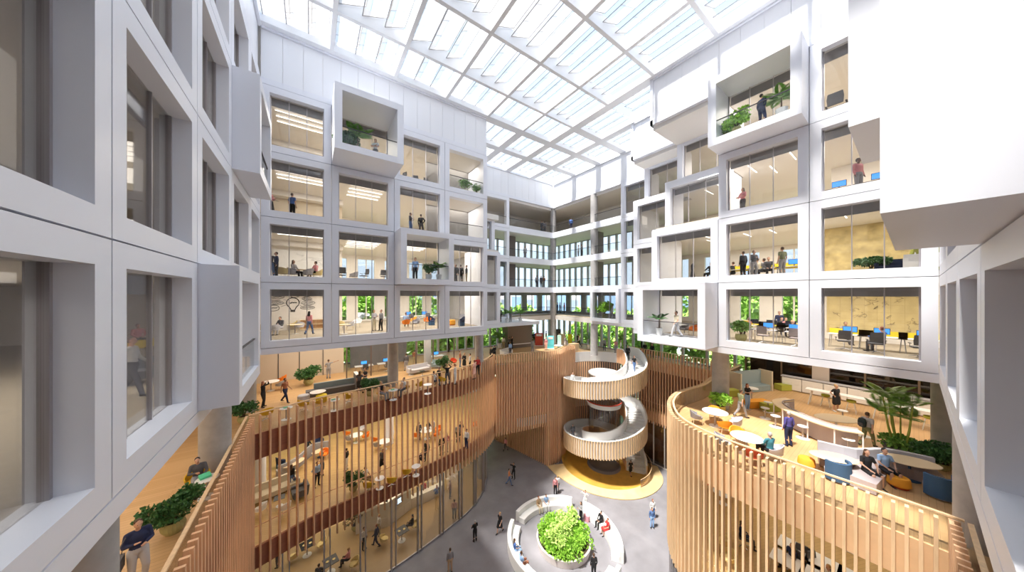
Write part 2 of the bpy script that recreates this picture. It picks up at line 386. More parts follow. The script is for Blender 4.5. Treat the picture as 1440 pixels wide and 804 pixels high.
# ---- facade window modules.  local x runs along the facade, local y goes into the building
WN = [0]; MESHC = {}
def ring(w, h, b, d, back=None):
    """frame ring of width b, depth d around an opening"""
    mb = MB(); e = .015
    for (x0,z0,x1,z1) in ((e,e,w-e,b),(e,h-b,w-e,h-e),(e,b,b,h-b),(w-b,b,w-e,h-b)): pass
    vs = []; 
    for y in (0, d):
        vs += [(e,y,e),(w-e,y,e),(w-e,y,h-e),(e,y,h-e),(b,y,b),(w-b,y,b),(w-b,y,h-b),(b,y,h-b)]
    fs = []
    for i in range(4):
        j = (i+1)%4
        fs += [(i,j,4+j,4+i),(8+i,12+i,12+j,8+j),(i,8+i,8+j,j),(4+i,4+j,12+j,12+i)]
    return mb.add(vs, fs)
def module(x, y, rz, w, z0, h=4.0, b=.42, d=.55, out=0, gy=.38, kind='glass', n=3, m=WHITE, label=None, gm=GLASS):
    """out = how far the box projects from the facade plane; glass sits gy behind the facade plane"""
    WN[0] += 1
    r = struct(empty('window_%d' % WN[0], (x,y,z0), rz), label)
    ox = Matrix.Translation((0,-out,0))
    key = ('ring',w,h,b,d,out)
    if key not in MESHC:
        q = ring(w,h,b,d+out); MESHC[key] = q.mesh('frame')
    f = put('frame', MESHC[key], m, r); f.location = (0,-out,0)
    if kind in ('glass','balcony'):
        g = MB().box(b,gy,b,w-b,gy+.02,h-b).build('glass', gm, r)
        mm = MB()
        for i in range(1,n):
            xx = b+(w-2*b)*i/n; mm.box(xx-.018,gy-.03,b,xx+.018,gy+.05,h-b)
        for xx in (b+.03,w-b-.03): mm.box(xx-.03,gy-.04,b,xx+.03,gy+.06,h-b)
        mm.build('mullion', MET, r)
        # dropped ceiling edge behind the pane
        MB().box(b,gy+.35,h-b-.42,w-b,gy+.4,h-.2).build('blind_box', ROOMG, r)
    if kind in ('balcony','open','ledge'):
        yy = -out+.12
        MB().box(b,yy,b,w-b,yy+.015,b+1.02).build('glass_balustrade', GLASSB, r)
        MB().box(b,yy-.02,b+1.02,w-b,yy+.04,b+1.06).build('handrail', DARKM, r)
    return r
A0 = 0; B0 = -PI/2; L0 = PI/2; N0 = PI
# facade A (faces -Y)
for i, x in enumerate((L_X, 1.1, 5.1, 9.1)):
    w = 3.6 if i == 0 else (4.1 if i == 3 else 4.0)
    for k in (1,2,3,4):
        if (i,k) == (1,4): module(x, A_Y, A0, w, S[k], out=2.75, kind='balcony', n=3)
        elif (i,k) == (2,2): module(x, A_Y, A0, w, S[k], out=1.9, kind='balcony', n=3)
        elif i == 3 and k in (3,4): module(x, A_Y, A0, w, S[k], kind='open')
        else: module(x, A_Y, A0, w, S[k])
# loggia partitions behind the open corner bays
for k in (3,4):
    struct(MB().box(8.8,26.3,S[k]+.3,13.2,26.4,S[k+1]-.3).build('wall_loggia', mat('grey_glass_partition',(.22,.21,.20),.25)))
# second and third steps of facade A
for k in (1,2): module(13.1, 26.6, A0, 4.1, S[k])
module(13.1, 27.6, A0, 4.0, S[3])
struct(MB().box(13.1,22.9,16.4,13.25,26.7,S[3]).build('wall_step', WHITE)); struct(MB().box(13.1,22.9,S[3],13.25,30.6,ROOF).build('wall_step', WHITE))
struct(MB().box(17.1,26.8,16.4,17.25,30.6,S[3]+.02).build('wall_step', WHITE))
for k in (1,2,3,4): module(17.1, 30.6, A0, 4.1, S[k], kind='glass' if k < 3 else 'open', n=2)
module(13.1, 30.6, A0, 4.0, S[4], kind='open', n=2)
# left wall (faces +X)
for j, y in enumerate((-.9, 3.1, 7.1, 11.1, 15.1, 19.1)):
    w = 3.45 if j == 5 else 4.0
    for k in (1,2,3,4):
        if (j,k) == (3,1): module(L_X, y, L0, w, S[k]+.08, out=.82, gy=.38, kind='balcony')
        elif (j,k) == (4,3): module(L_X, y, L0, w, S[k]+.08, out=.82, kind='balcony')
        elif (j,k) == (4,1): module(L_X, y, L0, w, S[k]+.08, kind='open')
        else: module(L_X, y, L0, w, S[k]+.08, n=3, gm=GLASS)
# near right wall (faces +Y); local x runs to -X
for j, x in enumerate((20.9, 16.5, 12.5, 8.5, 4.5)):
    w = 4.4 if j == 0 else 4.0
    for k in (1,2,3,4):
        if (j,k) == (3,2): module(x, N_Y, N0, w, S[k], out=.79, kind='balcony')
        elif (j,k) == (1,3): module(x, N_Y, N0, w, S[k], out=1.68, kind='balcony')
        elif k == 1: module(x, N_Y, N0, w, S[k], kind='glass', n=2, gy=.5 if j<3 else .42, d=.8)
        else: module(x, N_Y, N0, w, S[k], n=2)
# facade B (faces -X); local x runs to -Y, so the origin is the far end of each bay
PB = B_X
for k in (1,2,3,4): module(PB, 3.1, B0, 3.7, S[k], n=3)
for k in (1,2,3): module(PB, 7.1, B0, 4.0, S[k], n=3)
module(PB, 7.1, B0, 4.0, S[4], out=1.6, kind='balcony', n=3)
module(PB, 11.4, B0, 4.3, S[1], out=1.9, kind='balcony', n=3)
module(PB, 11.4, B0, 4.3, S[2], n=3)
module(22.9, 11.4, B0, 4.3, S[3], n=3, d=2.2)
module(24.9, 11.4, B0, 4.3, S[4], n=3, d=.5)
for k in (1,2,3): module(25.0, 15.4, B0, 4.1, S[k], n=2)
module(26.9, 15.4, B0, 4.1, S[4], n=2)
for k in (1,2,3,4): module(29.0, 19.4, B0, 4.1, S[k], n=2)
module(28.6, 23.5, B0, 4.1, S[1], n=3, d=.9)
for (x0,y0,z0,x1,y1,z1) in ((21.2,11.2,16.4,25.1,11.38,S[3]+.0),(23.4,11.2,S[3],25.1,11.38,S[4]),(25.2,11.2,S[4],27,11.38,S[5]),(25.2,15.2,16.4,29.1,15.38,S[4]),(27.3,15.2,S[4],29.1,15.38,S[5]),
        (21.0,7.0,S[3]+.4,23.2,7.09,S[5]),(23.2,7.0,S[4],25.2,7.09,S[5])):
    struct(MB().box(x0,y0,z0,x1,y1,z1).build('wall_step', WHITE))
# roofs of the stepped boxes
for (x0,y0,x1,y1,z) in ((21.0,7.1,23.2,11.4,S[3]),(22.9,7.1,25.2,11.4,S[4]),(25.0,11.4,27.2,15.4,S[4])):
    struct(MB().box(x0,y0,z-.02,x1,y1,z+.12).build('roof_step', WHITE))
# bottom fascia strip and soffit rim under the lowest row, cladding above the top row
def strip(p0, p1, z0, z1, t, name='trim_fascia', m=WHITE): return struct(MB().band([p0,p1], z0, z1, t).build(name, m))
for (p0,p1) in (((L_X,A_Y),(13.2,A_Y)),((13.1,26.6),(17.2,26.6)),((17.1,30.6),(21.2,30.6)),((B_X,11.4),(B_X,N_Y)),((25,15.4),(25,11.4)),((29,23.5),(29,15.4))):
    strip(p0, p1, 16.40, S[1]-.015, .55)
strip((L_X,N_Y-.3),(L_X,A_Y), 16.48, S[1]+.065, .55) ; strip((B_X,N_Y),(0,N_Y), 16.40, S[1]-.015, .55)
strip((19.0,11.4),(19.0,7.1), 16.78, 16.80, 1.9)
def cladding(p0, p1, n, label, top=ROOF, inset=.12):
    r = struct(empty('wall_cladding'), label)
    L = Vector((p1[0]-p0[0], p1[1]-p0[1])); a = math.atan2(L.y, L.x); r.location = (*p0,0); r.rotation_euler = (0,0,a); L = L.length
    MB().box(0,0,S[5],L,.5,S[5]+.36).build('parapet', WHITE, r)
    p = MB()
    for i in range(n): p.box(i*L/n+.006, inset, S[5]+.36, (i+1)*L/n-.006, inset+.05, top+1.1)
    p.build('panels', CLAD, r)
    MB().box(0,-.05,top-.1,L,.1,top+.15).build('ledge', WHITE, r)
    return r
def clad(p0,p1,n): return cladding(p0,p1,n,'white metal cladding under the glass roof')
clad((L_X,A_Y),(13.1,A_Y),15); clad((13.1,30.6),(29.1,30.6),14)
clad((B_X,11.5),(B_X,N_Y),11); clad((24.8,15.5),(24.8,11.5),4); clad((29.0,30.6),(29.0,15.5),14); clad((B_X,N_Y),(L_X,N_Y),20); clad((L_X,N_Y),(L_X,A_Y),20)
for (x0,y0,x1,y1) in ((20.9,11.3,24.9,11.5),(24.8,15.3,29.1,15.5)):
    struct(MB().box(x0,y0,S[5],x1,y1,ROOF+1.1).build('wall_cladding_end', WHITE))
# bulkhead bay above the recessed top row (its underside shows)
struct(MB().box(21,7.1,S[5]-.02,25.6,11.4,S[5]+.2).build('ceiling_bulkhead', WHITE)); struct(MB().box(24.9,11.4,S[5]-.02,27.6,15.4,S[5]+.2).build('ceiling_bulkhead', WHITE))

# ---- back galleries: slab edges, balustrades, columns
gal = [(21.2,30.6),(29.0,30.6),(29.0,19.4)]
for k in (1,2,3,4):
    if k == 1:
        parts = [[(21.2,33.5),(33,33.5)],[(31.8,34),(31.8,23.6)]]
        struct(MB().prism([(21.2,33.5),(31.8,33.5),(31.8,23.6),(34.5,23.6),(34.5,36.1),(21.2,36.1)], 16.4, 17.08).build('floor_gallery', WHITE))
        pth = [(21.2,33.5),(31.8,33.5),(31.8,23.6)]
    else: pth = gal
    struct(MB().band(offset(pth,-.0), S[k]-.4, S[k]+.38, .35).build('trim_gallery_edge', WHITE))
    r = thing('gallery_balustrade', ['','glass balustrade on the lowest far gallery behind the corner column','glass balustrade on the second gallery from the floor at the far corner','glass balustrade on the third gallery from the floor at the far corner','glass balustrade on the topmost gallery at the far corner'][k], 'balustrade')
    MB().band(offset(pth,.1), S[k]+.38, S[k]+1.35, .015).build('glass', GLASSB, r)
    MB().band(offset(pth,.08), S[k]+1.35, S[k]+1.4, .05).build('handrail', DARKM, r)
def column(x, y, z0, z1, rad, label):
    return struct(MB().lathe([(rad,z0),(rad,z1)], 28, (x,y,0)).build('column', CONC, None, True), label)
column(29.35,30.95,T,S[5],.45,'tall round concrete column at the far gallery corner')
for z0,z1 in ((T,16.4),(S[2]+.38,S[3]-.4),(S[3]+.38,S[4]-.4),(S[4]+.38,S[5])): column(29.4,23.5,z0,z1,.45,'round concrete column')
for (x,y,r) in ((-3.35,17.2,.5),(-3.42,8.72,.42),(5.6,25.3,.42),(13.6,24.9,.42),(22.6,7.55,.48),(24.0,-.95,.5),(16.6,-1.25,.55),(-3.4,25.2,.42)):
    column(x,y,T,16.42,r,'round concrete column on the terrace')
for (x,y,r) in ((5.9,28.2,.4),(-2.95,26.8,.3),(24,2,.45)): struct(MB().lathe([(r,M),(r,T-1.3)],28,(x,y,0)).build('column',WHITE,None,True))
for (x,y) in ((3,31),(12,31.5),(15.2,27.4),(18,4)): column(x,y,0,M-1.1,.35,'column at ground level')
struct(MB().prism([(-3.4,4),(-3.4,21.1)]+gl[1:]+[(18.5,36.1),(-15.9,36.1),(-15.9,4)], .002, .008).build('floor_cafe', CAFE))
slat_screen(stair_cut[:4], .02, 13.45, .3, 'short full height slat wall joining the stair head box')
struct(MB().band(offset(stair_cut,.3), 0, T-1.32, .1).build('wall_stair_backing', MATS['brown_panel'] if 'brown_panel' in MATS else mat('brown_panel',(.22,.18,.17),.6)))
slat_screen(stair_cut[3:], .02, T-1.35, .3, 'curved slatted timber wall wrapping behind the spiral stair', rail=False, out=.12)
for (x,y) in ((23.6,33.6),(31.7,24.5)):
    for k in (2,3): struct(MB().box(x-.55,y-.3,S[k]+.3,x+.55,y+.3,S[k+1]-.3).build('column_brown', mat('brown_panel',(.22,.18,.17),.6)))

# ---- roof grid and baffles
def in_roof(x, y):
    if y < A_Y: return x < (B_X if y < 11.1 else 24.9 if y < 15.1 else 29)
    return x > 13.1 and x < 29 and y < 30.6
XS = [L_X,1.1,5.1,9.1,13.1,17.1,20.95,25,29.05]; YS = [N_Y,3.1,7.1,11.1,15.1,19.1,22.6,26.6,30.65]
def wide(c, axis): return (c > 20 if axis == 'x' else c > 22)
for x in XS[1:-1]:
    ys = [y for y in YS if in_roof(x-.1,y+.1) or in_roof(x-.1,y-.1)]
    w = .8 if x > 20 else .22
    for ya, yb in zip(ys, ys[1:]):
        ww = .8 if (x > 20 or ya > 22) else .24; h = .45 if ww > .5 else 1.0
        struct(MB().box(x-ww/2, ya, ROOF, x+ww/2, yb, ROOF+h).build('ceiling_beam', BEAM))
for y in YS[1:-1]:
    xs = [x for x in XS if in_roof(x+.1,y-.1) or in_roof(x-.1,y-.1)]
    for xa, xb in zip(xs, xs[1:]):
        ww = .8 if (y > 22 or xa > 20) else .24; h = .45 if ww > .5 else 1.0
        struct(MB().box(xa, y-ww/2, ROOF+.002, xb, y+ww/2, ROOF+h-.003).build('ceiling_beam', BEAM))
ordw = ['first','second','third','fourth','fifth','sixth','seventh','eighth']
bmesh_cache = {}
for i in range(len(XS)-1):
    for j in range(len(YS)-1):
        xa, xb, ya, yb = XS[i], XS[i+1], YS[j], YS[j+1]
        if not in_roof((xa+xb)/2, (ya+yb)/2): continue
        flat = xa > 20 or ya > 22
        mx = .42 if flat else .14
        W = xb-xa-2*mx; D = yb-ya-2*mx
        key = (round(W,2), round(D,2), flat)
        if key not in bmesh_cache:
            nb = 3; pit = W/nb
            lst = []
            for q in range(nb):
                b = MB(); f = MB(); x0 = q*pit; x1 = x0+pit*1.16; 
                if q == nb-1: x1 = x0+pit*.98
                zl, zh = (.35,.62) if flat else (.42,1.05)
                b.add([(x0,.05,zl),(x1,.05,zh),(x1,D-.05,zh),(x0,D-.05,zl),(x0,.05,zl+.012),(x1,.05,zh+.012),(x1,D-.05,zh+.012),(x0,D-.05,zl+.012)],
                    [(0,3,2,1),(4,5,6,7),(0,1,5,4),(1,2,6,5),(2,3,7,6),(3,0,4,7)])
                b.f = b.f[:1]  # a single sheet of cloth
                f.tube([(x0,.04,zl),(x0,D-.04,zl)], .03, 4); f.tube([(x1,.04,zh),(x1,D-.04,zh)], .025, 4)
                f.tube([(x0,.04,zl),(x1,.04,zh)], .03, 4); f.tube([(x0,D-.04,zl),(x1,D-.04,zh)], .03, 4)
                for e in (.33,.66): f.tube([(x0,D*e,zl+.05),(x1,D*e,zh+.05)], .015, 4)
                lst.append((b.mesh('baffle'), f.mesh('baffle_frame')))
            bmesh_cache[key] = lst
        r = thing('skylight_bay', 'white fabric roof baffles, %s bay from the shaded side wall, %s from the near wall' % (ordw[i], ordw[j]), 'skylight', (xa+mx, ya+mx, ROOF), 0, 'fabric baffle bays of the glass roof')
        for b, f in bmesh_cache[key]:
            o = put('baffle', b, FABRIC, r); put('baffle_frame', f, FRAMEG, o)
# ================================================================== SPIRAL STAIR
ZT = [(-32,12.4),(0,12.4),(30,11.45),(60,10.95),(100,10.3),(190,9.15),(280,7.7),(335,6.2),(362,6.2),(390,5.25),(420,4.75),(460,4.1),(550,3.0),(640,2.3),(700,1.5),(758,.02)]
def sz(phi):
    for (a,z0),(b,z1) in zip(ZT, ZT[1:]):
        if a <= phi <= b: return z0+(z1-z0)*(phi-a)/(b-a)
    return ZT[-1][1]
def sang(phi): return math.radians(-25-phi)
def sp_(r, phi): a = sang(phi); return (SCX+r*math.cos(a), SCY+r*math.sin(a))
RI, RO = 2.55, 4.5
def helix_wall(r0, r1, f0, f1, lo, hi, step=4):
    mb = MB(); ph = []; p = f0
    while p < f1: ph.append(p); p += step
    ph.append(f1); vs = []; fs = []
    for q in ph:
        a = sp_(r0,q); b = sp_(r1,q); z = sz(q); hh = hi(q) if callable(hi) else hi
        vs += [(*a,z+lo),(*a,z+hh),(*b,z+hh),(*b,z+lo)]
    n = len(ph)
    for i in range(n-1):
        for k in range(4): a = i*4+k; b = i*4+(k+1)%4; fs.append((a,a+4,b+4,b))
    fs += [(0,1,2,3), tuple((n-1)*4+k for k in (3,2,1,0))]
    return mb.add(vs, fs)
stair = thing('spiral_staircase', 'spiral stair with white steps and oak slatted sides winding down two floors', 'staircase')
F0, F1 = -28, 757
helix_wall(RI, RO, F0, F1, -.42, -.2).build('soffit', STEPW, stair, True)
helix_wall(RO, RO+.06, F0+6, F1, -.75, 1.08).build('outer_parapet', STEPW, stair, True)
helix_wall(RI-.06, RI, F0+6, F1, -.6, 1.08).build('inner_parapet', STEPW, stair, True)
helix_wall(RO-.02, RO+.16, F0+6, F1, 1.08, 1.13).build('handrail', STEPW, stair, True)
helix_wall(RI-.12, RI+.02, F0+6, F1, 1.08, 1.13).build('handrail', STEPW, stair, True)
mb = MB(); mi = MB(); ph = F0+6
while ph < F1:
    x,y = sp_(RO+.12, ph); z = sz(ph); mb.obox((x,y,z+.14), (.13,.13,1.86), sang(ph)); 
    x,y = sp_(RI-.12, ph); mi.obox((x,y,z+.2), (.12,.07,1.7), sang(ph)); ph += 3.6
mb.build('outer_slats', OAKL, stair); mi.build('inner_slats', OAK, stair)
st = MB(); ph = F0
while ph < F1:
    z = sz(ph); q = ph+.5
    while q < F1 and sz(q) > z-.155 and q-ph < 18: q += .5
    q = min(q, F1)
    a,b,c,d_ = sp_(RI,ph),sp_(RO,ph),sp_(RO,q),sp_(RI,q)
    zz = z; lo = sz(q)-.28
    st.add([(*a,lo),(*b,lo),(*c,lo),(*d_,lo),(*a,zz),(*b,zz),(*c,zz),(*d_,zz)], [(0,3,2,1),(4,5,6,7),(0,1,5,4),(1,2,6,5),(2,3,7,6),(3,0,4,7)])
    ph = q
st.build('steps', STEPW, stair)
# glass drum inside the stair
core = thing('glass_drum', 'round glass drum with a white lid inside the spiral stair', 'glass enclosure', (SCX+.3,SCY+.2,0))
MB().lathe([(1.75,.06),(1.75,10.7)], 40, cap=False).build('glass', glassy('drum_glass',(.75,.72,.70),.08), core, True)
MB().lathe([(1.8,10.7),(1.8,10.85),(1.7,10.92)], 40).build('lid', STEPW, core, True)
MB().lathe([(1.9,7.0),(2.0,7.5),(1.9,7.5),(1.8,7.0)], 40, cap=False).build('white_ring', STEPW, core, True)
MB().lathe([(1.92,7.5),(2.02,7.5),(2.02,7.6),(1.92,7.6)], 40, cap=False).build('red_rim', RED, core, True)
# timber base with golden bowl
base = thing('stair_base', 'pale timber apron and golden bowl floor at the foot of the spiral stair', 'platform', (SCX,SCY,0))
ap = spline([(22.5,24.75),(22.2,22.6),(22.5,20.2),(23.3,18.2),(24.8,16.4),(26.6,15.4),(28.8,15.1),(31,15.6),(32.9,17.2)],6)
inr = [(SCX+4.95*math.cos(math.radians(a)), SCY+4.95*math.sin(math.radians(a))) for a in range(150,-70-1,-4)]
apron = [(p[0]-SCX,p[1]-SCY) for p in ap]; inn = [(SCX+4.9*math.cos(t), SCY+4.9*math.sin(t)) for t in [math.radians(150+i*(322-150)/(len(ap)-1)) for i in range(len(ap))]]
vs = []
for i,p in enumerate(ap): vs += [(p[0]-SCX,p[1]-SCY,.015),(p[0]-SCX,p[1]-SCY,.1),(inn[i][0]-SCX,inn[i][1]-SCY,.42)]
fs = []
for i in range(len(ap)-1): a=i*3; fs += [(a,a+1,a+4,a+3),(a+1,a+2,a+5,a+4)]
MB().add(vs,fs).build('apron', APRON, base, True)
MB().lathe([(4.9,.42),(4.8,.42),(4.6,.12),(3.2,.05),(1.9,.03)], 72, cap=False).build('bowl', GOLD, base, True)
b = MB()
b.band([(5.05*math.cos(math.radians(a)),5.05*math.sin(math.radians(a))) for a in range(262,338,4)], .2, 1.15, -.02); b.build('glass_balustrade', glassy('bronze_glass',(.72,.62,.55),.06), base, True)
MB().band([(5.05*math.cos(math.radians(a)),5.05*math.sin(math.radians(a))) for a in range(262,338,4)], 1.15, 1.19, -.05).build('handrail', TAN, base, True)
struct(MB().box(34.0,9,0,34.15,20.2,T-1.4).build('wall_far_timber', mat('dark_timber',(.22,.10,.05),.7,noise_amt=.2,scale=2,stretch=(3,3,.3))))
sg = tag(MB().box(-.45,0,-.3,.45,.03,.3).build('blank_sign', TOPW), 'small blank white sign board on the slat wall beside the stair', 'sign'); sg.location = (25.6,23.6,8.6); sg.rotation_euler=(0,0,-.25)

# ================================================================== BENCH RING AND PLANTER
BX, BY = 16.5, 16.2
def arc_poly(r0, r1, a0, a1, n=18):
    A = [math.radians(a0+(a1-a0)*i/n) for i in range(n+1)]
    return [(r1*math.cos(a),r1*math.sin(a)) for a in A] + [(r0*math.cos(a),r0*math.sin(a)) for a in A[::-1]]
for (a0,a1,lb) in ((112,34,'white curved bench with two seated people, far side towards the stair'),(20,-57,'white curved bench on the sunny side of the round planter'),
                   (-72,-96,'short end of a white curved bench beside the black suited man'),(212,124,'white curved bench with a seated man in blue, shaded wall side')):
    r = thing('curved_bench', lb, 'bench', (BX,BY,0))
    MB().prism(arc_poly(3.62,4.28,a1,a0), .012, .46).build('seat', BENCHW, r)
    MB().prism(arc_poly(4.2,4.5,a1,a0), .012, .88).build('backrest', BENCHW, r)
pl = thing('round_planter', 'low round white planter drum full of bright green plants', 'planter', (BX,BY,0))
MB().lathe([(2.05,.01),(2.15,.62),(2.02,.64),(1.98,.45)], 56, cap=False).build('planter_wall', mat('planter_stone',(.72,.66,.64),.6), pl, True)
MB().lathe([(1.98,.44),(.01,.5)], 40, cap=False).build('soil', SOIL, pl)
def leaf_cloud(blobs, n, size, seed=1, droop=0):
    """leaves scattered through rounded clumps; blobs = (x,y,z,rx,ry,rz)"""
    R = random.Random(seed); mb = MB(); vs = []; fs = []
    tot = sum(b[3]*b[4]*b[5] for b in blobs)
    for b in blobs:
        for _ in range(max(4,int(n*b[3]*b[4]*b[5]/tot))):
            while True:
                p = Vector((R.uniform(-1,1),R.uniform(-1,1),R.uniform(-1,1)))
                if .25 < p.length < 1: break
            p = p * (p.length**-.35)
            if p.length > 1: p.normalize()
            c = Vector((b[0]+p.x*b[3], b[1]+p.y*b[4], b[2]+p.z*b[5]))
            d = (p + Vector((R.uniform(-.7,.7),R.uniform(-.7,.7),R.uniform(-.3,.8)))).normalized(); s = size*R.uniform(.6,1.3)
            u = d.cross(Vector((R.uniform(-1,1),R.uniform(-1,1),R.uniform(-.2,1)))).normalized()*s*.42; d = d*s
            k = len(vs); tip = c+d+Vector((0,0,-droop*s)); mid = c+d*.5+Vector((0,0,s*.1))
            vs += [tuple(c),tuple(mid+u),tuple(tip),tuple(mid-u)]; fs += [(k,k+1,k+2,k+3)]
    return mb.add(vs, fs)
R0 = random.Random(3); bl = []
for i in range(60):
    a = R0.uniform(0,2*PI); r = 1.88*math.sqrt(R0.random()); bl.append((r*math.cos(a),r*math.sin(a),.72+R0.uniform(-.1,.25),.42,.42,.32))
tag(leaf_cloud(bl, 12000, .15, 5).build('ground_cover', LEAFB), 'carpet of bright green low leaves filling the round planter', 'planting', None, 'stuff').location = (BX,BY,0)
for (dx,dy,sd,lb) in ((-.75,-.3,11,'lime green spreading shrub in the planter, on the side nearer the dark shade'),(.95,.35,12,'lime green spreading shrub in the planter, on the side nearer the stair')):
    rr = random.Random(sd); bl = []
    for i in range(22):
        a = rr.uniform(0,2*PI); r = rr.uniform(.1,.95); bl.append((r*math.cos(a),r*math.sin(a),.72+.42*rr.random(),.25,.25,.10))
    s_ = thing('planter_shrub', lb, 'shrub', (BX+dx,BY+dy,.5)); leaf_cloud(bl, 1500, .17, sd).build('foliage', LEAFY, s_)
    q = MB()
    for i in range(9): a = i*.7; q.tube([(0,0,-.05),(.25*math.cos(a),.25*math.sin(a),.45),(.7*math.cos(a),.7*math.sin(a),.9)], [.03,.02,.01], 5)
    q.build('stem', BARK, s_)
# ================================================================== PEOPLE
def hull(segs):
    bm = bmesh.new()
    for (p0,r0,p1,r1) in segs:
        vs = []
        for p, r in ((p0,r0),(p1,r1)):
            rr = r if isinstance(r,(tuple,list)) else (r,r,r)
            for i in range(1,6):
                th = PI*i/6
                for k in range(10):
                    t = 2*PI*k/10; vs.append(bm.verts.new((p[0]+rr[0]*math.sin(th)*math.cos(t), p[1]+rr[1]*math.sin(th)*math.sin(t), p[2]+rr[2]*math.cos(th))))
            vs.append(bm.verts.new((p[0],p[1],p[2]+rr[2]))); vs.append(bm.verts.new((p[0],p[1],p[2]-rr[2])))
        g = bmesh.ops.convex_hull(bm, input=vs)
        dead = [e for e in g['geom_interior'] if isinstance(e, bmesh.types.BMVert)] + [e for e in g['geom_unused'] if isinstance(e, bmesh.types.BMVert)]
        bmesh.ops.delete(bm, geom=list(set(dead)), context='VERTS')
    me = bpy.data.meshes.new('tmp'); bm.to_mesh(me); bm.free(); return me
def fuse(name, segs, vox=.016, smooth=3):
    me = hull(segs); o = bpy.data.objects.new('tmp', me); COL.objects.link(o)
    m = o.modifiers.new('r','REMESH'); m.mode = 'VOXEL'; m.voxel_size = vox; m.use_smooth_shade = True
    s = o.modifiers.new('s','SMOOTH'); s.factor = .5; s.iterations = smooth
    dg = bpy.context.evaluated_depsgraph_get(); out = bpy.data.meshes.new_from_object(o.evaluated_get(dg)); out.name = name
    bpy.data.objects.remove(o); bpy.data.meshes.remove(me)
    if not out.polygons: raise RuntimeError(name)
    out.polygons.foreach_set('use_smooth', [True]*len(out.polygons)); return out
def V(*a): return Vector(a)
# person faces +Y, right hand at +X
def skeleton(pose):
    J = dict(pel=V(0,0,.95), waist=V(0,0,1.08), chest=V(0,0,1.30), neck=V(0,-.01,1.45), head=V(0,.015,1.62))
    for s, n in ((1,'r'),(-1,'l')):
        J['hip'+n] = V(s*.09,0,.92); J['knee'+n] = V(s*.10,.02,.50); J['ank'+n] = V(s*.11,-.02,.09)
        J['sh'+n] = V(s*.175,-.01,1.40); J['el'+n] = V(s*.225,-.03,1.13); J['wr'+n] = V(s*.22,.05,.89)
    p = pose
    if p == 'walk':
        J['kneer'] = V(.10,.16,.52); J['ankr'] = V(.10,.26,.11); J['kneel'] = V(-.10,-.06,.50); J['ankl'] = V(-.10,-.34,.16)
        J['wrr'] = V(.22,-.10,.90); J['wrl'] = V(-.22,.22,.96); J['ell'] = V(-.22,.03,1.13); J['elr'] = V(.23,-.09,1.13)
    elif p == 'hip':
        J['kneer'] = V(.15,.05,.5); J['ankr'] = V(.20,.03,.09); J['elr'] = V(.33,-.05,1.20); J['wrr'] = V(.17,.05,1.02)
    elif p == 'phone':
        J['elr'] = V(.23,.02,1.14); J['wrr'] = V(.10,.27,1.24); J['ell'] = V(-.23,.02,1.14); J['wrl'] = V(-.08,.25,1.16); J['kneel'] = V(-.12,.08,.5)
        J['head'] = V(0,.045,1.61)
    elif p == 'cross':
        J['elr'] = V(.25,.06,1.16); J['wrr'] = V(-.08,.19,1.19); J['ell'] = V(-.25,.06,1.16); J['wrl'] = V(.08,.21,1.14)
    elif p == 'raise':
        J['elr'] = V(.33,.16,1.46); J['wrr'] = V(.14,.22,1.66); J['ell'] = V(-.33,.16,1.46); J['wrl'] = V(-.14,.22,1.66)
        J['kneer'] = V(.16,.12,.52); J['ankr'] = V(.17,.02,.09)
    elif p == 'point':
        J['elr'] = V(.42,.10,1.44); J['wrr'] = V(.66,.16,1.50); J['ell'] = V(-.28,-.03,1.15); J['wrl'] = V(-.12,.10,1.03)
    elif p == 'sit' or p == 'desk' or p == 'lean':
        for k in ('pel','waist','chest','neck','head'): J[k] = J[k] + V(0,-.06,-.40)
        for s,n in ((1,'r'),(-1,'l')):
            J['hip'+n] = V(s*.09,-.03,.52); J['knee'+n] = V(s*.13,.40,.51); J['ank'+n] = V(s*.13,.42,.09)
            J['sh'+n] = V(s*.175,-.06,1.00); J['el'+n] = V(s*.24,.03,.76); J['wr'+n] = V(s*.12,.24,.64)
        if p == 'desk':
            for s,n in ((1,'r'),(-1,'l')): J['el'+n] = V(s*.25,.13,.80); J['wr'+n] = V(s*.13,.38,.78)
        if p == 'lean':
            J['ankr'] = V(.02,.56,.12); J['kneer'] = V(.10,.42,.56); J['wrr'] = V(.05,.20,.80); J['head'] = J['head']+V(.02,.05,-.02)
    return J
def hand(w, e, s):
    """palm, four fingers of unequal length, thumb leaving the side of the palm"""
    d = (w-e).normalized(); up = V(0,1,0) if abs(d.y) < .8 else V(0,0,-1)
    side = d.cross(up).normalized(); n = side.cross(d).normalized()
    pc = w+d*.05; out = [(w,.023,w+d*.03,(.026,.026,.026)), (w+d*.02-side*.012,.018,pc+d*.035-side*.022,.014), (w+d*.02+side*.012,.018,pc+d*.035+side*.022,.014)]
    for k,l in zip((-1.5,-.5,.5,1.5),(.055,.07,.075,.06)):
        a = pc+d*.035+side*(k*.0185); b = a+d*l*.55-n*.004+side*(k*.003); c = b+d*l*.4-n*.028*s*.3+n*.012
        out += [(a,.0095,b,.009),(b,.009,c,.0075)]
    th = w+d*.025+side*.028; out += [(th,.013,th+side*.028+d*.028,.0105),(th+side*.028+d*.028,.0105,th+side*.034+d*.055,.0085)]
    return out
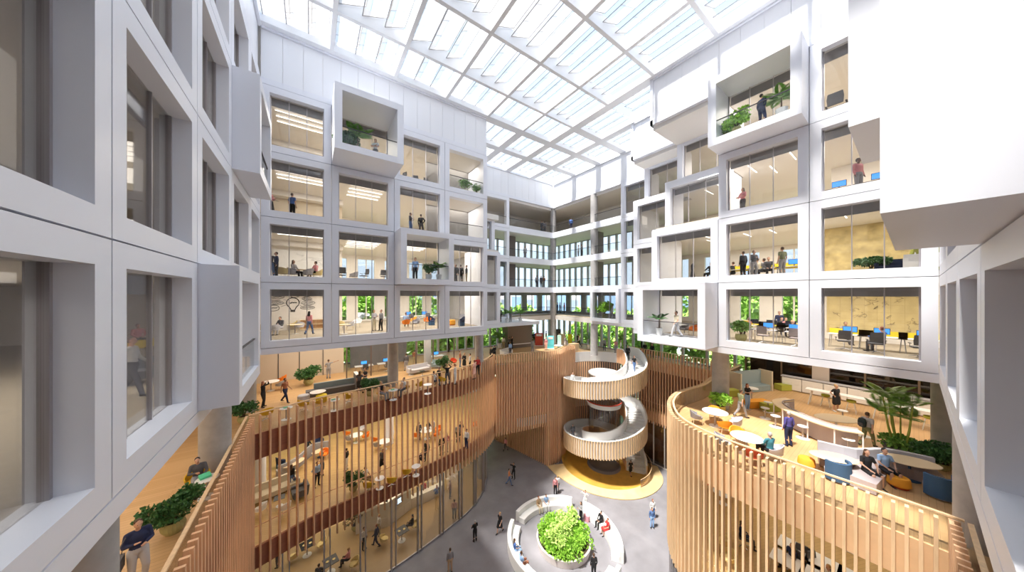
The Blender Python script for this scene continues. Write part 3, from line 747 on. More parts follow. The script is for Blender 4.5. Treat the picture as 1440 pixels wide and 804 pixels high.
def torso(J, k, slim):
    w = .9 if slim else 1.0
    up = (J['neck']-J['pel']).normalized()
    return [(J['pel'],((.155 if slim else .15)+k,.105+k,.10+k),J['waist'],(.125*w+k,.095+k,.09+k)),
            (J['waist'],(.125*w+k,.095+k,.09+k),J['chest'],(.155*w+k,.105+k,.11+k)),
            (J['chest'],(.155*w+k,.105+k,.10+k),J['shr']*.5+J['shl']*.5+V(0,0,-.02),(.13*w+k,.075+k,.05+k)),
            (J['shr']*.92+J['shl']*.08,.052+k,J['shl']*.92+J['shr']*.08,.052+k)]
PC = {}
def person_meshes(pose, slim, sleeve, lower, hair):
    key = (pose,slim)
    if key not in PC:
        J = skeleton(pose); w = .92 if slim else 1.0
        for n in 'rl':
            J['sh'+n] = V(J['sh'+n].x*w, J['sh'+n].y, J['sh'+n].z)
        h = J['head']; seg = torso(J, 0, slim)
        seg += [(J['neck']+V(0,0,-.03),.052,h+V(0,-.01,-.06),.048)]
        seg += [(h+V(0,-.012,.03),(.072,.088,.085),h+V(0,.012,-.035),(.058,.072,.06)), (h+V(0,.03,-.06),(.04,.04,.035),h+V(0,.045,-.085),(.026,.024,.02)),
                (h+V(0,.082,.0),.011,h+V(0,.10,-.028),.014),(h+V(.02,.078,-.058),.008,h+V(-.02,.078,-.058),.008),
                (h+V(.03,.07,.022),.012,h+V(-.03,.07,.022),.012)]
        for s in (1,-1): seg += [(h+V(s*.072,-.005,.01),(.008,.016,.026),h+V(s*.072,-.01,-.015),(.007,.012,.014))]
        for s,n in ((1,'r'),(-1,'l')):
            seg += [(J['sh'+n],.048,J['el'+n],.036),(J['el'+n],.036,J['wr'+n],.024)] + hand(J['wr'+n],J['el'+n],s)
            seg += [(J['hip'+n],.088,J['knee'+n],.055),(J['knee'+n],.055,(J['knee'+n]*.6+J['ank'+n]*.4)+V(0,-.015,0),.056),((J['knee'+n]*.6+J['ank'+n]*.4)+V(0,-.015,0),.056,J['ank'+n],.036)]
            seg += [(J['ank'+n]+V(0,-.02,-.045),.032,J['ank'+n]+V(s*.02,.12,-.06),(.036,.05,.024))]
        PC[key] = (J, fuse('body', seg, .0125, 2))
    J, body = PC[key]; h = J['head']
    k2 = key+('top',sleeve)
    if k2 not in PC:
        seg = torso(J, .016, slim)
        for n in 'rl':
            if sleeve == 'long': seg += [(J['sh'+n],.062,J['el'+n],.05),(J['el'+n],.05,J['wr'+n]*.96+J['el'+n]*.04,.036)]
            elif sleeve == 'short': seg += [(J['sh'+n],.062,J['sh'+n]*.4+J['el'+n]*.6,.054)]
            else: seg += [(J['sh'+n],.056,J['sh'+n],.056)]
        PC[k2] = fuse('top', seg, .018, 2)
    k3 = key+('low',lower)
    if k3 not in PC:
        P = J['pel']
        seg = [(P+V(0,0,.06),((.165 if slim else .16),.118,.06),P+V(0,0,-.04),(.172,.122,.08))]
        for s,n in ((1,'r'),(-1,'l')):
            kn, an = J['knee'+n], J['ank'+n]
            if lower == 'trousers': seg += [(J['hip'+n],.103,kn,.074),(kn,.074,an+V(0,0,-.01),.056)]
            elif lower == 'shorts': seg += [(J['hip'+n],.106,kn*.85+J['hip'+n]*.15,.09)]
            elif lower == 'skirt': seg += [(J['hip'+n],.12,kn*.9+J['hip'+n]*.1,.125),]
        if lower == 'skirt': seg += [(P,(.17,.12,.05),(J['kneer']+J['kneel'])/2*.9+P*.1,(.20,.15,.05))]
        PC[k3] = fuse('lower', seg, .018, 2)
    k4 = key+('shoe',)
    if k4 not in PC:
        PC[k4] = []
        for s,n in ((1,'r'),(-1,'l')):
            a = J['ank'+n]; seg = [(a+V(0,-.025,-.05),(.042,.045,.035),a+V(s*.02,.13,-.06),(.045,.055,.028)),(a+V(0,-.01,0),.044,a+V(0,-.02,-.04),.042)]
            PC[k4].append(fuse('shoe', seg, .018, 1))
    k5 = key+('hair',hair)
    if k5 not in PC:
        seg = [(h+V(0,-.030,.05),(.081,.088,.078),h+V(0,-.05,-.01),(.076,.064,.06))]
        if hair == 'long': seg += [(h+V(0,-.05,0),(.085,.06,.06),h+V(0,-.085,-.22),(.10,.045,.06))]
        if hair == 'bun': seg += [(h+V(0,-.08,.08),.045,h+V(0,-.10,.09),.045)]
        if hair == 'beard': seg += [(h+V(.05,.02,-.055),(.02,.04,.03),h+V(0,.05,-.09),(.03,.032,.025)),(h+V(-.05,.02,-.055),(.02,.04,.03),h+V(0,.05,-.09),(.03,.032,.025))]
        PC[k5] = fuse('hair', seg, .016, 2)
    if 'eye' not in PC: PC['eye'] = MB().lathe([(.001,-.006),(.007,-.003),(.007,.003),(.001,.006)],8).mesh('eye')
    return J, body, PC[k2], PC[k3], PC[k4], PC[k5]
SKIN = {'l': mat('skin_light',(.62,.36,.25),.6), 'm': mat('skin_tan',(.42,.23,.14),.6), 'd': mat('skin_dark',(.16,.08,.05),.6)}
HAIRC = {'b': mat('hair_black',(.015,.012,.012),.6), 'n': mat('hair_brown',(.08,.04,.02),.6), 'y': mat('hair_blonde',(.50,.32,.13),.6), 'g': mat('hair_grey',(.45,.43,.42),.6), 'r': mat('hair_auburn',(.25,.07,.03),.6)}
CL = {}
def cloth(c):
    cols = dict(navy=(.02,.03,.09), black=(.015,.015,.018), white=(.78,.78,.78), grey=(.30,.30,.32), lgrey=(.52,.52,.55), pink=(.72,.30,.32), red=(.5,.04,.04), brown=(.35,.14,.08),
        blue=(.08,.18,.50), lblue=(.32,.50,.80), jeans=(.10,.18,.38), khaki=(.40,.33,.18), olive=(.20,.22,.11), tan=(.55,.38,.24), orange=(.75,.28,.12), dgrey=(.10,.10,.115), cream=(.75,.68,.52), teal=(.05,.22,.28), peach=(.85,.50,.42), violet=(.10,.09,.35), green=(.1,.35,.15))
    if c not in CL: CL[c] = mat('cloth_'+c, cols[c], .85)
    return CL[c]
def person(x, y, z, face, pose, label, top='grey', low='dgrey', shoe='black', skin='l', hairc='n', hair='short', sleeve='long', lower='trousers', slim=False, sc=1.0, eyes=False, group=None, extra=None):
    J, body, tm, lm, sm, hm = person_meshes(pose, slim, sleeve, lower, hair)
    r = thing('person', label, 'person', (x,y,z+.004), math.radians(face-90), group); r.scale = (sc,)*3
    b = put('body', body, SKIN[skin], r)
    put('top', tm, cloth(top), r); put('skirt' if lower == 'skirt' else lower, lm, cloth(low), r); [put('shoe', q, cloth(shoe), r) for q in sm]; put('hair', hm, HAIRC[hairc], r)
    if eyes:
        h = J['head']
        for s in (1,-1):
            e = put('eye', PC['eye'], cloth('black'), r); e.location = h+V(s*.029,.084,.012); e.rotation_euler = (PI/2,0,0)
    return r
BACK, CAM, RT, LF = 54.8, 234.8, -35.2, 144.8   # facing away / to the camera / screen right / screen left
def P(px, py, z, face, pose, label, **k):
    x, y = at(px, py, z); return person(x, y, z, face, pose, label, **k)
# ================================================================== FURNITURE KITS
def legs4(w, d, h, r, splay=.06, n=6):
    out = []
    for sx in (-1,1):
        for sy in (-1,1):
            out.append(MB().tube([(sx*w,sy*d,h),(sx*(w+splay),sy*(d+splay),0)], [r,r*.75], n).mesh('leg'))
    return out
def tub(m, legm, hb=.80):
    """bucket armchair facing +Y"""
    mb = MB(); n = 14; vs = []; fs = []
    prof = []
    for i in range(n+1):
        a = math.radians(-20-140*2*i/n*.5*1.571/1.0) if False else math.radians(200+ (-220)*0 + 0)
    A = [math.radians(155+230*i/n) for i in range(n+1)]
    for a in A:
        k = (1-math.cos((a-A[0])/(A[-1]-A[0])*2*PI))/2; top = .58+(hb-.58)*k
        for (r,z) in ((.27,.36),(.33,.45),(.36,top),(.32,top),(.29,.46)):
            vs.append((r*math.cos(a)*1.0, r*math.sin(a)*.95, z))
    for i in range(n):
        for k in range(5): q=i*5+k; w=i*5+(k+1)%5; fs.append((q,q+5,w+5,w))
    fs += [(4,3,2,1,0), tuple(n*5+k for k in range(5))]
    mb.add(vs,fs)
    shell = mb.mesh('shell', True)
    seat = MB().lathe([(.24,.34),(.31,.38),(.31,.44),(.27,.47),(.05,.48)], 20).mesh('seat', True)
    return [('shell', shell, m), ('seat', seat, m)] + [('leg', l, legm) for l in legs4(.19,.19,.38,.016)]
def star(r, h, m, n=4):
    mb = MB().tube([(0,0,.05),(0,0,h)], .025, 8)
    for i in range(n): a = 2*PI*i/n+.4; mb.tube([(0,0,.10),(r*math.cos(a),r*math.sin(a),.03)], [.025,.018], 6)
    return ('star_base', mb.mesh('star_base'), m)
def rtable(m, r=.42, h=.74, post=MET, base=TOPW, sx=1.0):
    return [('table_top', MB().lathe([(r-.02,h-.03),(r,h-.015),(r-.01,h)], 28, sx=sx).mesh('table_top', True), m), ('post', MB().tube([(0,0,.03),(0,0,h-.03)], .035, 10).mesh('post'), post),
            ('table_base', MB().lathe([(.26,0),(.26,.015),(.05,.04)], 20).mesh('table_base', True), base)]
K_OR = tub(ORANGEY, TOPO); K_GR = tub(GREYF, TOPO); K_LG = tub(GREYL, TOPO); K_RD = tub(REDF, TOPO); K_OO = tub(ORANGE, TOPO); K_CY = tub(CREAMY, CHROME); K_WH = tub(TOPW, CHROME)
_t = tub(YEL, CHROME); K_YE = _t[:2]+[star(.28,.38,CHROME)]
_t = tub(NAVYF, CHROME, .9); K_NV = _t[:2]+[('plinth', MB().lathe([(.3,.0),(.31,.36)],20).mesh('plinth'), BLUEF)]
K_RT = rtable(TOPW, .55); K_RTS = rtable(TOPW, .33, .72); K_OVAL = rtable(TOPO, .48, .70, BLUEF, BLUEF, 1.6); K_SIDE = rtable(TOPW, .2, .5); K_STOOL = rtable(TOPW, .21, .62)
K_BLK = [('table_top', MB().box(-.38,-.38,.71,.38,.38,.74).mesh('table_top'), SCREEND), ('post', MB().tube([(0,0,.03),(0,0,.71)],.035,8).mesh('post'), MET), ('table_base', MB().lathe([(.26,0),(.26,.015),(.05,.04)],20).mesh('table_base'), TOPW)]
K_POUF = [('cushion', MB().lathe([(.30,.06),(.36,.12),(.33,.42),(.29,.46),(.05,.47)], 28).mesh('cushion', True), ORANGEY), ('plinth', MB().lathe([(.29,0),(.30,.07)],24).mesh('plinth'), REDF)]
K_POUFY = [('cushion', MB().lathe([(.28,.02),(.30,.06),(.30,.42),(.26,.46),(.05,.47)], 24).mesh('cushion', True), LEMON)]
_l = legs4(.12,.12,.66,.02,.10)
K_BAR = [('seat', MB().lathe([(.17,.66),(.21,.70),(.215,.80),(.20,.80),(.18,.73),(.02,.72)],18).mesh('seat',True), GREENF)]+[('leg', l, TOPW) for l in _l]+[('footrest', MB().tube([(.18*math.cos(t),.18*math.sin(t),.28) for t in [2*PI*i/12 for i in range(13)]], .01, 5, False).mesh('footrest'), TOPW)]
K_OFF = [('seat', MB().box(-.24,-.22,.44,.24,.24,.50).mesh('seat'), GREYD), ('backrest', MB().add(*(lambda: ([(-.23,-.25,.58),(.23,-.25,.58),(.25,-.30,.82),(.22,-.30,1.06),(-.22,-.30,1.06),(-.25,-.30,.82),(-.22,-.20,.58),(.22,-.20,.58),(.24,-.26,.82),(.21,-.26,1.04),(-.21,-.26,1.04),(-.24,-.26,.82)],
      [(0,1,2,5),(5,2,3,4),(6,11,8,7),(11,10,9,8),(0,6,7,1),(1,7,8,2),(2,8,9,3),(3,9,10,4),(4,10,11,5),(5,11,6,0)]))()).mesh('backrest'), GREYD),
      ('armrest', MB().box(-.32,-.12,.64,-.26,.16,.67).tube([(-.29,0,.47),(-.29,0,.64)],.012,5).mesh('armrest'), DARKM), ('armrest', MB().box(.26,-.12,.64,.32,.16,.67).tube([(.29,0,.47),(.29,0,.64)],.012,5).mesh('armrest'), DARKM), star(.32,.44,CHROME,5)]
def desk(w=1.6, d=.75, m=TOPW):
    r = [('desk_top', MB().box(-w/2,-d/2,.70,w/2,d/2,.73).mesh('desk_top'), m)]
    for sx in (-1,1): r.append(('leg', MB().tube([(sx*(w/2-.1),-d/2+.08,.70),(sx*(w/2-.05),-d/2+.03,0)],.02,6).tube([(sx*(w/2-.1),d/2-.08,.70),(sx*(w/2-.05),d/2-.03,0)],.02,6).mesh('leg'), CHROME))
    return r
K_DESK = desk(); K_DESKY = desk() + [('privacy_screen', MB().box(-.8,.36,.62,.8,.39,1.0).mesh('privacy_screen'), LEMON)]
K_MON = [('display', MB().box(-.27,-.02,.12,.27,.02,.44).mesh('display'), SCREEND, [('screen', MB().box(-.25,.0205,.14,.25,.023,.42).mesh('screen'), SCREEN)]), ('stand', MB().box(-.03,-.03,0,.03,0,.14).box(-.12,-.08,0,.12,.06,.012).mesh('stand'), CHROME)]
def sofa(w, m, d=.85, h=.78, arms=True, legm=CHROME):
    r = [('seat', MB().box(-w/2+.1,-d/2+.2,.18,w/2-.1,d/2,.44).mesh('seat'), m), ('backrest', MB().obox((0,-d/2+.12,.52),(w,.2,.56),0,.12).mesh('backrest'), m)]
    if arms: r += [('armrest', MB().obox((s*(w/2-.07),.02,.38),(.16,d-.1,.44)).mesh('armrest'), m) for s in (-1,1)]
    return r + [('leg', MB().tube([(sx*(w/2-.15),sy*(d/2-.12),.2),(sx*(w/2-.12),sy*(d/2-.1),0)],.018,5).mesh('leg'), legm) for sx in (-1,1) for sy in (-1,1)]
def shrub(seed, r=.7, h=.55, n=1400, leaf=.12, pot=(.26,.45), lm=LEAF, pm=POTG, flat=.7):
    R = random.Random(seed); bl = []
    for i in range(26):
        a = R.uniform(0,2*PI); q = r*math.sqrt(R.random())*.8; bl.append((q*math.cos(a),q*math.sin(a),pot[1]+.25+h*R.random(),r*.34,r*.34,r*.3*flat))
    st = MB()
    for i in range(7): a=i*.9; st.tube([(0,0,pot[1]-.05),(.2*r*math.cos(a),.2*r*math.sin(a),pot[1]+.25),(r*.7*math.cos(a),r*.7*math.sin(a),pot[1]+.2+h*.7)],[.022,.016,.008],5)
    pr = pot[0]; ph = pot[1]; f = []; nn = 40
    pv = MB().lathe([(pr*.62,0),(pr*.95,ph*.35),(pr*1.05,ph*.62),(pr*.9,ph*.95),(pr*.94,ph),(pr*.84,ph),(pr*.80,ph*.9)], nn, cap=False)
    for i in range(len(pv.v)):   # ribs
        x,y,z = pv.v[i]; k = 1+.035*(1 if i%2 else -1); pv.v[i] = (x*k,y*k,z)
    return [('pot', pv.mesh('pot',True), pm, [('soil', MB().lathe([(pr*.82,ph*.9),(.01,ph*.93)],20,cap=False).mesh('soil'), SOIL)]), ('stem', st.mesh('stem'), BARK), ('foliage', leaf_cloud(bl, n, leaf, seed).mesh('foliage'), lm)]
def frond(mb, p0, d, up, L, n=11, w=.28, droop=.5):
    p = Vector(p0); pts = []
    for i in range(n+1):
        t = i/n; pts.append(p + Vector((d[0]*L*t, d[1]*L*t, up*L*t - droop*L*t*t)))
    mb.tube(pts, [.012*(1-.8*i/n) for i in range(n+1)], 4)
    vs=[]; fs=[]
    for i in range(2, n+1):
        ax = (pts[i]-pts[i-1]).normalized(); sd = ax.cross(Vector((0,0,1))).normalized(); wl = w*math.sin(PI*min(1,.15+.85*i/n))+.03
        for q in (0,.33,.66):
            c = pts[i-1].lerp(pts[i],q)
            for s in (-1,1):
                k=len(vs); tip = c+sd*s*wl+ax*wl*.55-Vector((0,0,wl*.35)); vs += [tuple(c-ax*.012),tuple(c.lerp(tip,.5)+ax*.022),tuple(tip),tuple(c.lerp(tip,.5)-ax*.012)]; fs.append((k,k+1,k+2,k+3))
    mb.add(vs,fs)
def palm(seed, h=1.0, L=.9, n=12, pot=(.2,.35), trunk=True, lm=LEAFM, stems=1):
    R = random.Random(seed); f = MB(); t = MB()
    for s in range(stems):
        sx, sy = (R.uniform(-.35,.35),R.uniform(-.3,.3)) if stems>1 else (0,0); hh = h*R.uniform(.65,1) if stems>1 else h; lean = (sx*1.4,sy*1.4)
        top = Vector((sx+lean[0]*hh*.35, sy+lean[1]*hh*.35, (pot[1] if pot else 0)+hh))
        t.tube([(sx*.5,sy*.5,(pot[1]-.05) if pot else 0),((sx+top.x)/2,(sy+top.y)/2,top.z*.5),tuple(top)],[.035,.03,.022],7)
        for i in range(n):
            a = R.uniform(0,2*PI) if stems>1 else 2*PI*i/n+R.uniform(-.2,.2); e = R.uniform(.2,1.0)
            frond(f, top, (math.cos(a)*math.cos(e*.9),math.sin(a)*math.cos(e*.9)), math.sin(e)+.25, L*R.uniform(.75,1.1), w=L*.24)
    k = [('trunk', t.mesh('trunk',True), BARK if stems==1 else mat('cane_green',(.30,.38,.06),.5)), ('fronds', f.mesh('fronds'), lm)]
    if pot: k.append(('pot', MB().lathe([(pot[0]*.7,0),(pot[0],pot[1]),(pot[0]*.88,pot[1]),(pot[0]*.8,pot[1]*.85)],24,cap=False).mesh('pot',True), POTW))
    return k
K_SH = [shrub(1,.85,.6,2600,.13,(.34,.5)), shrub(2,.62,.42,1500,.11,(.26,.42)), shrub(3,.5,.4,900,.1,(.22,.36),LEAFM), shrub(4,.62,.55,1300,.15,(.24,.45),LEAFB), shrub(5,.55,.5,900,.1,(.24,.4),LEAF,POTW)]
K_PALM = [palm(1,.45,.85,12), palm(2,2.7,1.15,5,None,lm=LEAFM,stems=9), palm(3,.3,.7,9,(.2,.4),lm=LEAFM)]
K_BUSH = [shrub(7,.45,.45,700,.14,(.2,.35),LEAFM,POTW)]
def AXp(px, Y):
    r = (px-720)/FPX; return (Y*(FX+r*RX)/(FY+r*RY), Y)
def BYp(px, X):
    r = (px-720)/FPX; return (X, X*(FY+r*RY)/(FX+r*RX))
def put_at(kit, name, label, cat, px, py, z, rz=0, h=0, **k):
    x, y = at(px, py, z+h); return inst(kit, name, label, cat, (x,y,z+.003), math.radians(rz), **k)
FL = [0]+[S[k]+.3 for k in (1,2,3,4)]

# ================================================================== LEFT SIDE WALKWAY
person(-3.72,11.75,T,-62,'phone','man in navy jumper and grey trousers with a shoulder bag on the shaded walkway',top='navy',low='lgrey',hairc='n',eyes=True)
b = thing('shoulder_bag','dark grey bag hanging at the side of the man in the navy jumper','bag',(-4.0,11.62,T+.78)); MB().obox((0,0,0),(.14,.36,.3),.1).build('bag_body', GREYD, b); MB().tube([(0,-.15,.14),(.08,-.1,.5),(.12,0,.62),(.08,.1,.5),(0,.15,.14)],.012,5).build('strap', GREYD, b)
inst(K_SH[0],'potted_shrub','large dark green shrub in a ribbed pot on the shaded side walkway','plant',(-3.62,13.7,T+.003),0,scale=.78)
inst(K_YE,'swivel_chair','mustard swivel chair under the seated man on the shaded side walkway','chair',(-3.62,16.05,T+.003),math.radians(190))
person(-3.60,16.05,T-.02,-80,'lean','man in dark shirt sitting in a mustard chair on the shaded walkway',top='dgrey',low='grey',hairc='b',sleeve='long',eyes=True)
inst(K_RTS,'round_table','small white round table beside the man on the shaded walkway','table',(-3.2,15.35,T+.003))
tag(MB().obox((-3.28,15.42,T+.79),(.3,.22,.1),.5,.3).build('tablet', GREENB),'green tablet on the small table beside the walkway man','tablet')
inst(K_SH[1],'potted_shrub','dark green potted shrub at the screen corner behind the side column','plant',(-3.3,23.0,T+.003))
# ================================================================== CAFE TERRACE (facade A side)
tn = ['nearest the screen corner','second from the screen corner','third from the screen corner','fourth from the screen corner']
for i,(px,py) in enumerate(((402,574.5),(470,563),(554,549),(603,541))):
    x,y = at(px,py,T+.74); inst(K_RTS,'round_table','white round cafe table on the terrace edge, '+tn[i],'table',(x,y+.25,T+.003),0,'white tables along the terrace edge')
    if i in (0,1,2): tag(MB().obox((x-.03,y+.25,T+.755),(.22,.16,.02),.4).build('tablet', GREENB),'green tablet on the edge table '+tn[i],'tablet')
cn = ['at the screen corner','after the first edge table','before the second edge table','after the second edge table','by the crouched shrub','after the third edge table','before the fourth edge table','after the fourth edge table']
for i,(px,py,a) in enumerate(((375,590,20),(427,577,-60),(451,573,60),(490,566,-70),(536,560,60),(570,552,-60),(590,548,40),(622,541,-60))):
    put_at(K_YE,'swivel_chair','mustard swivel chair on the terrace edge, '+cn[i],'chair',px,py,T,a,group='mustard chairs along the terrace edge')
P(370,572,T,-20,'raise','woman in black holding a camera up at the screen corner of the terrace',top='black',low='black',hairc='r',hair='long',slim=True)
P(401,566,T,RT,'walk','bearded man in a brown shirt walking across the cafe terrace',top='brown',low='navy',skin='m',hairc='b',hair='beard',sleeve='short')
P(462,532,T,80,'point','person in grey dungarees pointing at the beige wall',top='grey',low='grey',skin='m',hairc='n',sleeve='short',slim=True)
P(506,553,T,60,'hip','woman in dark top and black skirt beside the edge shrub',top='dgrey',low='black',lower='skirt',hairc='n',hair='long',sleeve='short',slim=True)
P(514,547,T,200,'cross','man in black tee and white apron facing the woman by the edge shrub',top='black',low='white',hairc='n',sleeve='short')
P(537,562,T,-50,'sit','blond woman in black vest sitting at the edge table beside the shrub',top='black',low='grey',hairc='y',hair='bun',sleeve='none',slim=True)
P(567,556,T,215,'sit','woman in white shirt sitting with her back to the round column',top='white',low='dgrey',hairc='n',hair='bun',sleeve='short',slim=True)
P(611,544,T,20,'sit','man in white tee sitting among the black chairs on the terrace',top='white',low='dgrey',hairc='n',sleeve='short')
P(617,538,T,200,'sit','person in dark jacket sitting opposite the man in the white tee',top='black',low='black',hairc='n')
P(629,541,T,70,'raise','woman in black with a hat raising her arm near the rail',top='black',low='dgrey',hairc='y',slim=True)
P(640,540,T,RT,'point','woman in white blouse holding out papers over the rail',top='white',low='white',hairc='r',slim=True,sleeve='short')
P(653,520,T,200,'cross','woman in long black dress talking near the concrete column',top='black',low='black',hairc='y',lower='skirt',slim=True)
P(647,516,T,-30,'stand','person in a brown jacket behind the woman in the long black dress',top='brown',low='jeans',hairc='n')
P(661,521,T,LF,'stand','man in white shirt and black trousers beside the concrete column',top='white',low='black',hairc='n')
P(667,533,T,120,'stand','woman in pale pink dress leaning at the curved rail',top='peach',low='peach',lower='skirt',hairc='r',slim=True,sleeve='short')
P(672,527,T,250,'hip','woman in red and black beside the pink dress at the curved rail',top='red',low='black',hairc='r',hair='long',slim=True)
P(571,521,T,90,'stand','person in black walking behind the partition glass, first of the pair',top='dgrey',low='grey',hairc='n')
P(583,514.5,T,60,'walk','person in brown walking behind the partition glass, second of the pair',top='brown',low='khaki',hairc='n')
put_at(K_SH[0],'potted_shrub','large dark green shrub behind the grey booth sofa','plant',434,541,T)
put_at(K_SH[1],'potted_shrub','low dark green shrub at the rail beside the woman in the black skirt','plant',520,556,T)
put_at([*shrub(9,.75,.6,2000,.12,(.28,.55))],'potted_shrub','dark green bonsai shaped shrub in an olive pot behind the edge railing','plant',624,523,T)
# grey booth seating
bs = thing('booth_sofa','long grey booth sofa with a high end panel on the cafe terrace','sofa',(1.35,26.2,T+.003),math.radians(2))
MB().box(-1.7,-.35,.02,1.5,.35,.44).build('seat', GREYD, bs); MB().box(-1.2,.2,.44,1.5,.35,.85).build('backrest', SEATG, bs); MB().box(1.5,-.8,.02,1.75,.4,1.25).build('end_panel', GREYD, bs); MB().box(1.5,-.8,1.25,1.75,.4,1.3).build('end_cap', TOPW, bs)
bs = thing('booth_sofa','short pale grey booth sofa beyond the high end panel','sofa',(4.35,25.9,T+.003),math.radians(2))
MB().box(-1.2,-.3,.02,1.0,.3,.44).build('seat', GREYD, bs); MB().box(-1.2,-.42,.02,1.0,-.3,.85).build('backrest', SEATG, bs)
put_at(K_RT,'round_table','white round table in front of the long grey booth sofa','table',447,549,T,h=.74,scale=.9)
put_at(K_POUFY,'pouf','speckled grey drum stool in front of the grey booth sofa','stool',427,566,T,mats={'cushion':GREYL},scale=1.2); put_at(K_POUFY,'pouf','lemon yellow drum stool in front of the grey booth sofa','stool',452,565,T,scale=1.15)
put_at(K_RT,'round_table','white round table with an orange chair beside the beige wall','table',381,536,T,h=.74)
put_at(K_OO,'tub_chair','orange tub chair at the table by the beige wall','chair',396,540,T,70); put_at(K_GR,'tub_chair','grey tub chair at the table by the beige wall','chair',394,548,T,60)
put_at(sofa(2.2,GREYL),'sofa','pale grey sofa behind the round concrete column','sofa',589,524,T,190)
put_at(sofa(1.0,SEATG,.8,.9),'armchair','blue grey armchair beside the pale sofa and bonsai shrub','armchair',614,517,T,150)
put_at(K_SIDE,'side_table','low white side table in front of the pale grey sofa','table',578,527,T)
put_at(K_BLK,'coffee_table','low black coffee table in front of the pale grey sofa','table',594,528,T,scale=.6)
for i,(px,py,l) in enumerate(((638,514,'beside the brown jacket'),(672,509,'behind the concrete column'),(676,505,'behind the concrete column, further back'))): put_at(K_RD,'tub_chair','red tub chair on the terrace, '+l,'chair',px,py,T,180)
# beige wall and glazed partitions at the back of the cafe terrace
bw = struct(empty('wall_beige')); MB().box(-16,32.5,T,2.6,32.62,16.4).build('panels', mat('beige_panel',(.60,.52,.43),.7), bw)
q = MB()
for x in (-2.4,-.9,.9): q.box(x-.03,32.46,T,x+.03,32.5,16.4)
q.build('joints', DARKM, bw)
gp = struct(empty('wall_glass_partition')); MB().box(2.6,29.6,T,13,29.62,16.4).build('glass', GLASSB, gp); q = MB()
for x in (2.6,4.6,6.9,8.8,10.6,13): q.box(x-.05,29.55,T,x+.05,29.67,16.4)
q.build('frame', mat('bronze_frame',(.12,.09,.08),.4), gp)
struct(MB().box(9.9,29.9,T,10.5,30.5,16.4).build('column_white', WHITE)); struct(MB().box(3.3,33.9,T,9,34.0,16.4).build('wall_partition', mat('blue_grey_panel',(.18,.19,.22),.5)))
for i,x in enumerate((4.2,6.2)):
    inst(K_DESK,'desk','white desk behind the partition glass, %s the column' % ('further from' if i==0 else 'just behind'),'desk',(x,31,T+.003)); inst(K_OFF,'office_chair','office chair at the white desk behind glass, %s the column' % ('further from' if i==0 else 'just behind'),'chair',(x,30.3,T+.003))
    inst(K_MON,'monitor','computer screen on the desk behind glass, %s the column' % ('further from' if i==0 else 'just behind'),'monitor',(x,31.1,T+.735),PI)
    for pz in (M,):
        pass
inst(K_DESK,'desk','white desk behind the bonsai shrub and partition glass','desk',(11.6,31.3,T+.003)); inst(K_MON,'monitor','screen on the desk behind the bonsai shrub','monitor',(11.6,31.4,T+.735),PI)
# ================================================================== MEZZANINE, facade A side
mz = M
P(410,687,mz,60,'walk','woman with long dark hair and jeans behind the slats, lower floor',top='black',low='jeans',hair='long',hairc='n',slim=True)
P(446,683,mz,-60,'hip','person in blue denim shirt beside the orange chair, lower floor',top='lblue',low='black',hairc='n')
P(453,668,mz,200,'cross','woman in black dress beside the orange chair, lower floor',top='black',low='dgrey',lower='skirt',hairc='n',slim=True,sleeve='short')
P(487,661,mz,LF,'stand','man in black top and white trousers standing alone, lower floor',top='black',low='white',hairc='n')
P(538,662,mz,CAM,'walk','woman in black skirt walking behind the slats near the white column',top='dgrey',low='black',lower='skirt',hairc='y',slim=True)
P(515,682,mz,-40,'sit','man in white tee in a mustard chair behind the slats, lower floor',top='white',low='khaki',skin='m',hairc='b',sleeve='short')
P(589,619,mz,90,'stand','man in dark suit at the white group table, lower floor',top='dgrey',low='dgrey',hairc='b')
P(602,616,mz,-60,'cross','woman in black at the white group table, lower floor',top='black',low='black',hairc='n',slim=True)
P(609,613,mz,200,'stand','man in pale shirt at the white group table, lower floor',top='lgrey',low='navy',hairc='n')
P(621,640,mz,90,'stand','woman in black at the slats, first of the walking pair lower floor',top='black',low='black',hairc='n',slim=True)
P(628,636,mz,90,'stand','woman in pink top at the slats, second of the pair lower floor',top='pink',low='cream',hairc='y',hair='long',slim=True)
P(644,622,mz,60,'stand','man in grey jacket with a companion near the curved end, lower floor',top='grey',low='black',hairc='b')
P(656,630,mz,200,'stand','man in white shirt near the curved end of the slats, lower floor',top='white',low='navy',hairc='n')
P(648,618,mz,-90,'cross','woman in dark coat near the curved end of the slats, lower floor',top='navy',low='black',hairc='n')
P(594,654,mz,90,'sit','woman in navy sitting by the slats at the white edge table',top='navy',low='black',hairc='n',hair='long',slim=True)
P(600,648,mz,230,'stand','man in black standing over the white edge table, lower floor',top='black',low='dgrey',hairc='n')
P(434,637,mz,-30,'sit','blond person in black on the far side of the wavy grey bench',top='black',low='black',hairc='y')
put_at(K_RT,'round_table','white group table in the middle of the lower floor','table',600,606,mz,h=.74,scale=1.2)
for i,(px,py,a) in enumerate(((586,618,-40),(616,610,100),(613,617,60))): put_at(K_OO,'tub_chair',['orange chair behind the suited man','orange chair beyond the white group table','orange chair in front of the white group table'][i]+' lower floor','chair',px,py,mz,a)
